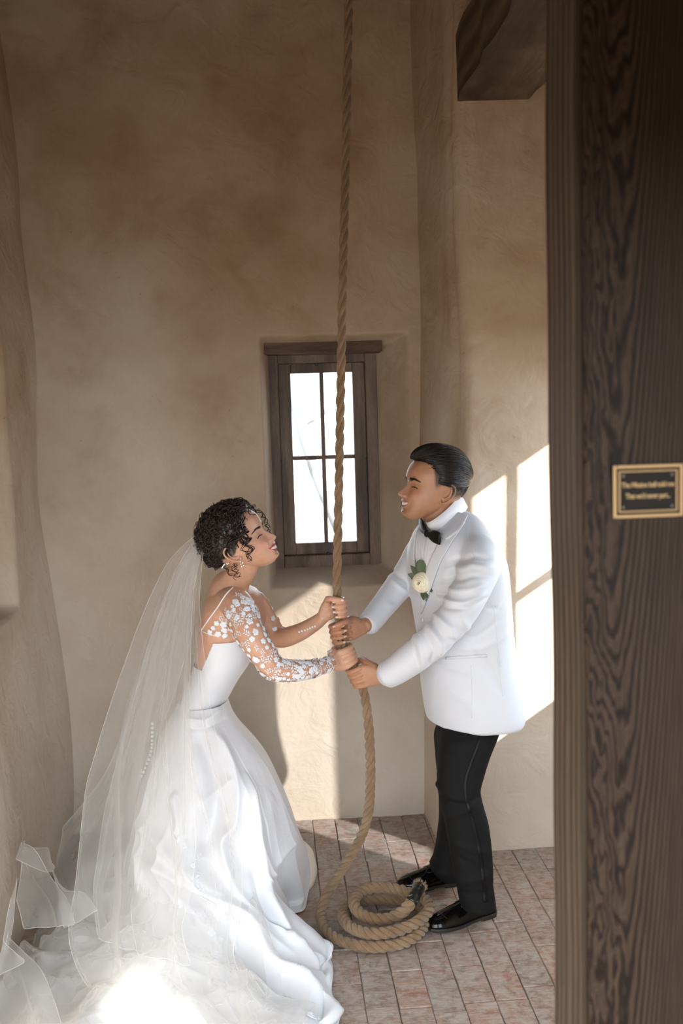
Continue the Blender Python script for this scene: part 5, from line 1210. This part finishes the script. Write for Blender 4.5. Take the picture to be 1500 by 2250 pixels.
# ------------------------------------------------------------------ the veil
def sheet(name, L, R, Yl, Yr, parent, nu=190, nv=110, bulge=.06, pleat=.018, kf=9, seed=0, floor=None, hem=True, tip=.15):
    """tulle panel between a left and a right edge (picture pixels with depth), gathered at the top"""
    L, R = np.array(L, float), np.array(R, float)
    A_ = np.array([P(x, y, d) for (x, y), d in zip(L, Yl)]); B_ = np.array([P(x, y, d) for (x, y), d in zip(R, Yr)])
    A_, B_ = spline(A_, nu), spline(B_, nu); s = np.linspace(0, 1, nu)[:, None]; v = np.linspace(0, 1, nv)[None, :]
    V = A_[:, None]*(1-v[..., None])+B_[:, None]*v[..., None]
    wdt = np.linalg.norm(B_-A_, axis=1)[:, None]; env = smooth01(s/.25)*np.clip(wdt/.5, .2, 1.2)
    ph = seed*1.7+.9*np.sin(s*3+seed)
    w_ = (1-np.abs(np.sin(v*kf*1.6+ph+1.2*np.sin(v*5+seed))))**1.5; w2 = np.sin(v*kf*3.7+ph*2+seed)*.35
    edge = smooth01(v/.06)*smooth01((1-v)/.06)
    dy = -bulge*np.sin(pi*v)*env-pleat*(w_-.3+w2)*env*(.3+.7*edge)
    V[..., 1] += dy; V[..., 0] += pleat*.8*np.cos(v*kf*2.2+ph)*env*edge
    return V
def tulle_obj(name, V, parent, hem_edges=('l', 'r', 'b'), drape=True, cut=None):
    V[..., 0] = np.maximum(V[..., 0], -.85+.008*np.sin(V[..., 1]*9))
    if drape:      # nothing sinks through the floor or the gown
        V[..., 2] = np.maximum(V[..., 2], .012)
    v, f = grid_sheet(V); o = mesh(name, v, f, M_TULLE, parent)
    for e, pts in (('l', V[:, 0]), ('r', V[:, -1]), ('b', V[-1])):
        if e in hem_edges: a = Acc(); a.tube(pts[::2], .00045, 4); a.build('rolled_edge', M_HEM, o)
    return o
M_HEM = mat('veil_edge', (.86, .85, .83), .6)
def build_veil():
    veil = tag(empty('veil', (0, 0, 0)), None); veil.parent = WOMAN; veil.location = P(450, 1200, 3.35)-origin_of(WOMAN)
    veil['label'] = 'long sheer white tulle veil'
    # near panel falling over the side of the gown
    V = sheet('a', [(452, 1165), (415, 1188), (372, 1232), (335, 1300), (300, 1385), (262, 1490), (232, 1580), (208, 1660), (190, 1725), (180, 1800), (172, 1880), (163, 1960), (150, 2050), (170, 2130), (215, 2200)],
              [(452, 1180), (446, 1215), (441, 1270), (438, 1330), (444, 1400), (454, 1480), (464, 1560), (480, 1640), (500, 1720), (520, 1800), (530, 1880), (532, 1960), (520, 2040), (515, 2110), (560, 2200)],
              [3.30, 3.30, 3.29, 3.27, 3.25, 3.23, 3.21, 3.19, 3.17, 3.13, 3.08, 3.02, 2.94, 2.86, 2.78], [3.27, 3.25, 3.24, 3.22, 3.19, 3.16, 3.12, 3.07, 3.03, 2.99, 2.94, 2.90, 2.86, 2.83, 2.74], veil, seed=1, kf=9, bulge=.05, pleat=.022)
    tulle_obj('veil_panel', V, veil)
    V = sheet('b', [(450, 1165), (420, 1195), (388, 1250), (355, 1330), (325, 1420), (298, 1520), (270, 1620), (250, 1700), (228, 1790), (215, 1880), (205, 1960), (215, 2060)],
              [(450, 1185), (436, 1240), (425, 1300), (420, 1380), (418, 1460), (415, 1560), (418, 1660), (425, 1760), (430, 1860), (420, 1960), (400, 2040), (420, 2120)],
              [3.33, 3.35, 3.38, 3.38, 3.36, 3.33, 3.30, 3.26, 3.20, 3.12, 3.05, 2.95], [3.30, 3.28, 3.26, 3.22, 3.18, 3.12, 3.06, 3.00, 2.96, 2.92, 2.88, 2.82], veil, seed=4, kf=7, bulge=.03, pleat=.02)
    tulle_obj('veil_panel', V, veil)
    # far panel, spreading to the wall behind her
    V = sheet('c', [(448, 1168), (420, 1205), (385, 1270), (350, 1350), (318, 1440), (290, 1530), (262, 1625), (230, 1700), (185, 1762), (140, 1815), (100, 1862), (112, 1905), (130, 1960)],
              [(450, 1180), (436, 1230), (428, 1300), (424, 1380), (400, 1470), (370, 1560), (330, 1650), (300, 1740), (270, 1820), (240, 1900), (225, 1960), (230, 2010), (240, 2050)],
              [3.38, 3.42, 3.45, 3.5, 3.55, 3.6, 3.65, 3.7, 3.73, 3.75, 3.72, 3.6, 3.45], [3.36, 3.38, 3.42, 3.45, 3.5, 3.5, 3.5, 3.45, 3.4, 3.35, 3.3, 3.2, 3.1], veil, seed=7, kf=6, bulge=-.02, pleat=.016)
    tulle_obj('veil_panel', V, veil)
    # the pile on the floor at the left: stiff loops of tulle standing up
    def loop(L, R, Yl, Yr, seed, kf=4, pleat=.02): tulle_obj('veil_fold', sheet('d', L, R, Yl, Yr, veil, 90, 60, .02, pleat, kf, seed), veil)
    loop([(18, 1850), (8, 1880), (20, 1930), (40, 1990), (52, 2040)], [(35, 1848), (75, 1866), (110, 1925), (150, 1980), (165, 2030)], [3.25, 3.22, 3.15, 3.05, 3.0], [3.25, 3.2, 3.12, 3.0, 2.9], 2)
    loop([(18, 1852), (45, 1862), (75, 1863), (100, 1863), (104, 1862)], [(30, 1885), (60, 1900), (88, 1912), (112, 1916), (120, 1905)], [3.2, 3.22, 3.25, 3.3, 3.33], [3.1, 3.1, 3.12, 3.16, 3.22], 3, 3, .012)
    loop([(100, 1862), (112, 1905), (125, 1950), (132, 1990), (140, 2040)], [(112, 1900), (135, 1952), (160, 1958), (185, 1962), (215, 2000)], [3.3, 3.25, 3.2, 3.1, 3.0], [3.25, 3.15, 3.12, 3.05, 2.95], 5, 3, .014)
    loop([(-60, 1935), (-50, 1980), (-50, 2040), (-60, 2110), (-60, 2180)], [(0, 1975), (15, 2010), (5, 2060), (30, 2090), (55, 2110)], [3.1, 3.05, 3.0, 2.9, 2.8], [3.0, 2.95, 2.9, 2.85, 2.8], 6, 4, .02)
    loop([(-30, 2050), (-40, 2090), (-60, 2150), (-80, 2250), (-80, 2330)], [(20, 2060), (50, 2090), (90, 2130), (120, 2200), (150, 2300)], [2.95, 2.9, 2.8, 2.7, 2.6], [2.95, 2.9, 2.82, 2.7, 2.6], 8, 5, .03)
    # tulle spread over the floor and the train: crumpled height field following the gown
    c00, c10, c01, c11 = np.array((-1.02, 3.62)), np.array((.02, 2.92)), np.array((-1.05, 2.35)), np.array((-.02, 2.35))
    def spread(c00, c10, c01, c11, seed, amp, nu=150, nv=150, lift=.0):
        u = np.linspace(0, 1, nu)[:, None, None]; v = np.linspace(0, 1, nv)[None, :, None]
        w1 = .03*np.sin(u*9+seed)+.02*np.sin(u*21+seed*2)
        xy = (c00*(1-u)+c10*u)*(1-v)+(c01*(1-u)+c11*u)*v; xy = xy+np.concatenate([w1*np.sin(v*7+seed), w1*np.cos(v*6)], -1)
        p = np.concatenate([xy, 0*xy[..., :1]], -1).reshape(-1, 3)
        h = amp*(1-np.abs(vnoise(p, 2.6, seed)))**2.5+amp*.5*(1-np.abs(vnoise(p, 6, seed+2)))**3+.010
        z = np.zeros(len(p))
        dn = Vector((0, 0, -1))
        for i in range(0, len(p)):
            r = STREE.ray_cast(Vector((p[i, 0], p[i, 1], .45)), dn)
            if r[0] is not None: z[i] = min(r[0][2], .30)
        Z = z.reshape(nu, nv)
        for _ in range(8):
            Zp = np.pad(Z, 1, mode='edge'); Z = np.maximum(Z, .25*(Zp[2:, 1:-1]+Zp[:-2, 1:-1]+Zp[1:-1, 2:]+Zp[1:-1, :-2]))
        e = np.minimum.reduce([np.linspace(0, 1, nu)[:, None]+0*Z, 1-np.linspace(0, 1, nu)[:, None]+0*Z, np.linspace(0, 1, nv)[None]+0*Z, 1-np.linspace(0, 1, nv)[None]+0*Z])
        V = np.concatenate([xy, (Z+h.reshape(nu, nv)*(.3+.7*smooth01(e*8))+.004+lift)[..., None]], -1)
        V[..., 0] = np.maximum(V[..., 0], -.85); V[..., 2] = np.maximum(V[..., 2], .012)
        v_, f_ = grid_sheet(V); top_ = v_[:, 2]; f_ = [q for q in f_ if max(top_[q[0]], top_[q[2]]) < .27]; mesh('veil_spread', v_, f_, M_TULLE, veil)
    spread(c00, c10, c01, c11, 1.3, .055); spread(np.array((-1.0, 3.3)), np.array((-.10, 3.0)), np.array((-1.0, 2.2)), np.array((.05, 2.3)), 4.1, .075)
    spread(np.array((-.75, 3.1)), np.array((.0, 2.78)), np.array((-.8, 2.5)), np.array((.06, 2.56)), 7.7, .05, lift=.01)
    for (x, y) in ((455, 1180), (450, 1190)):
        s = Acc()
        for k_ in range(9): s.tube([P(453, 1166+k_*5, 3.27), P(446, 1168+k_*5, 3.27)], .0016, 5)
    s.build('comb', M_HAIR_F, veil)
build_veil()
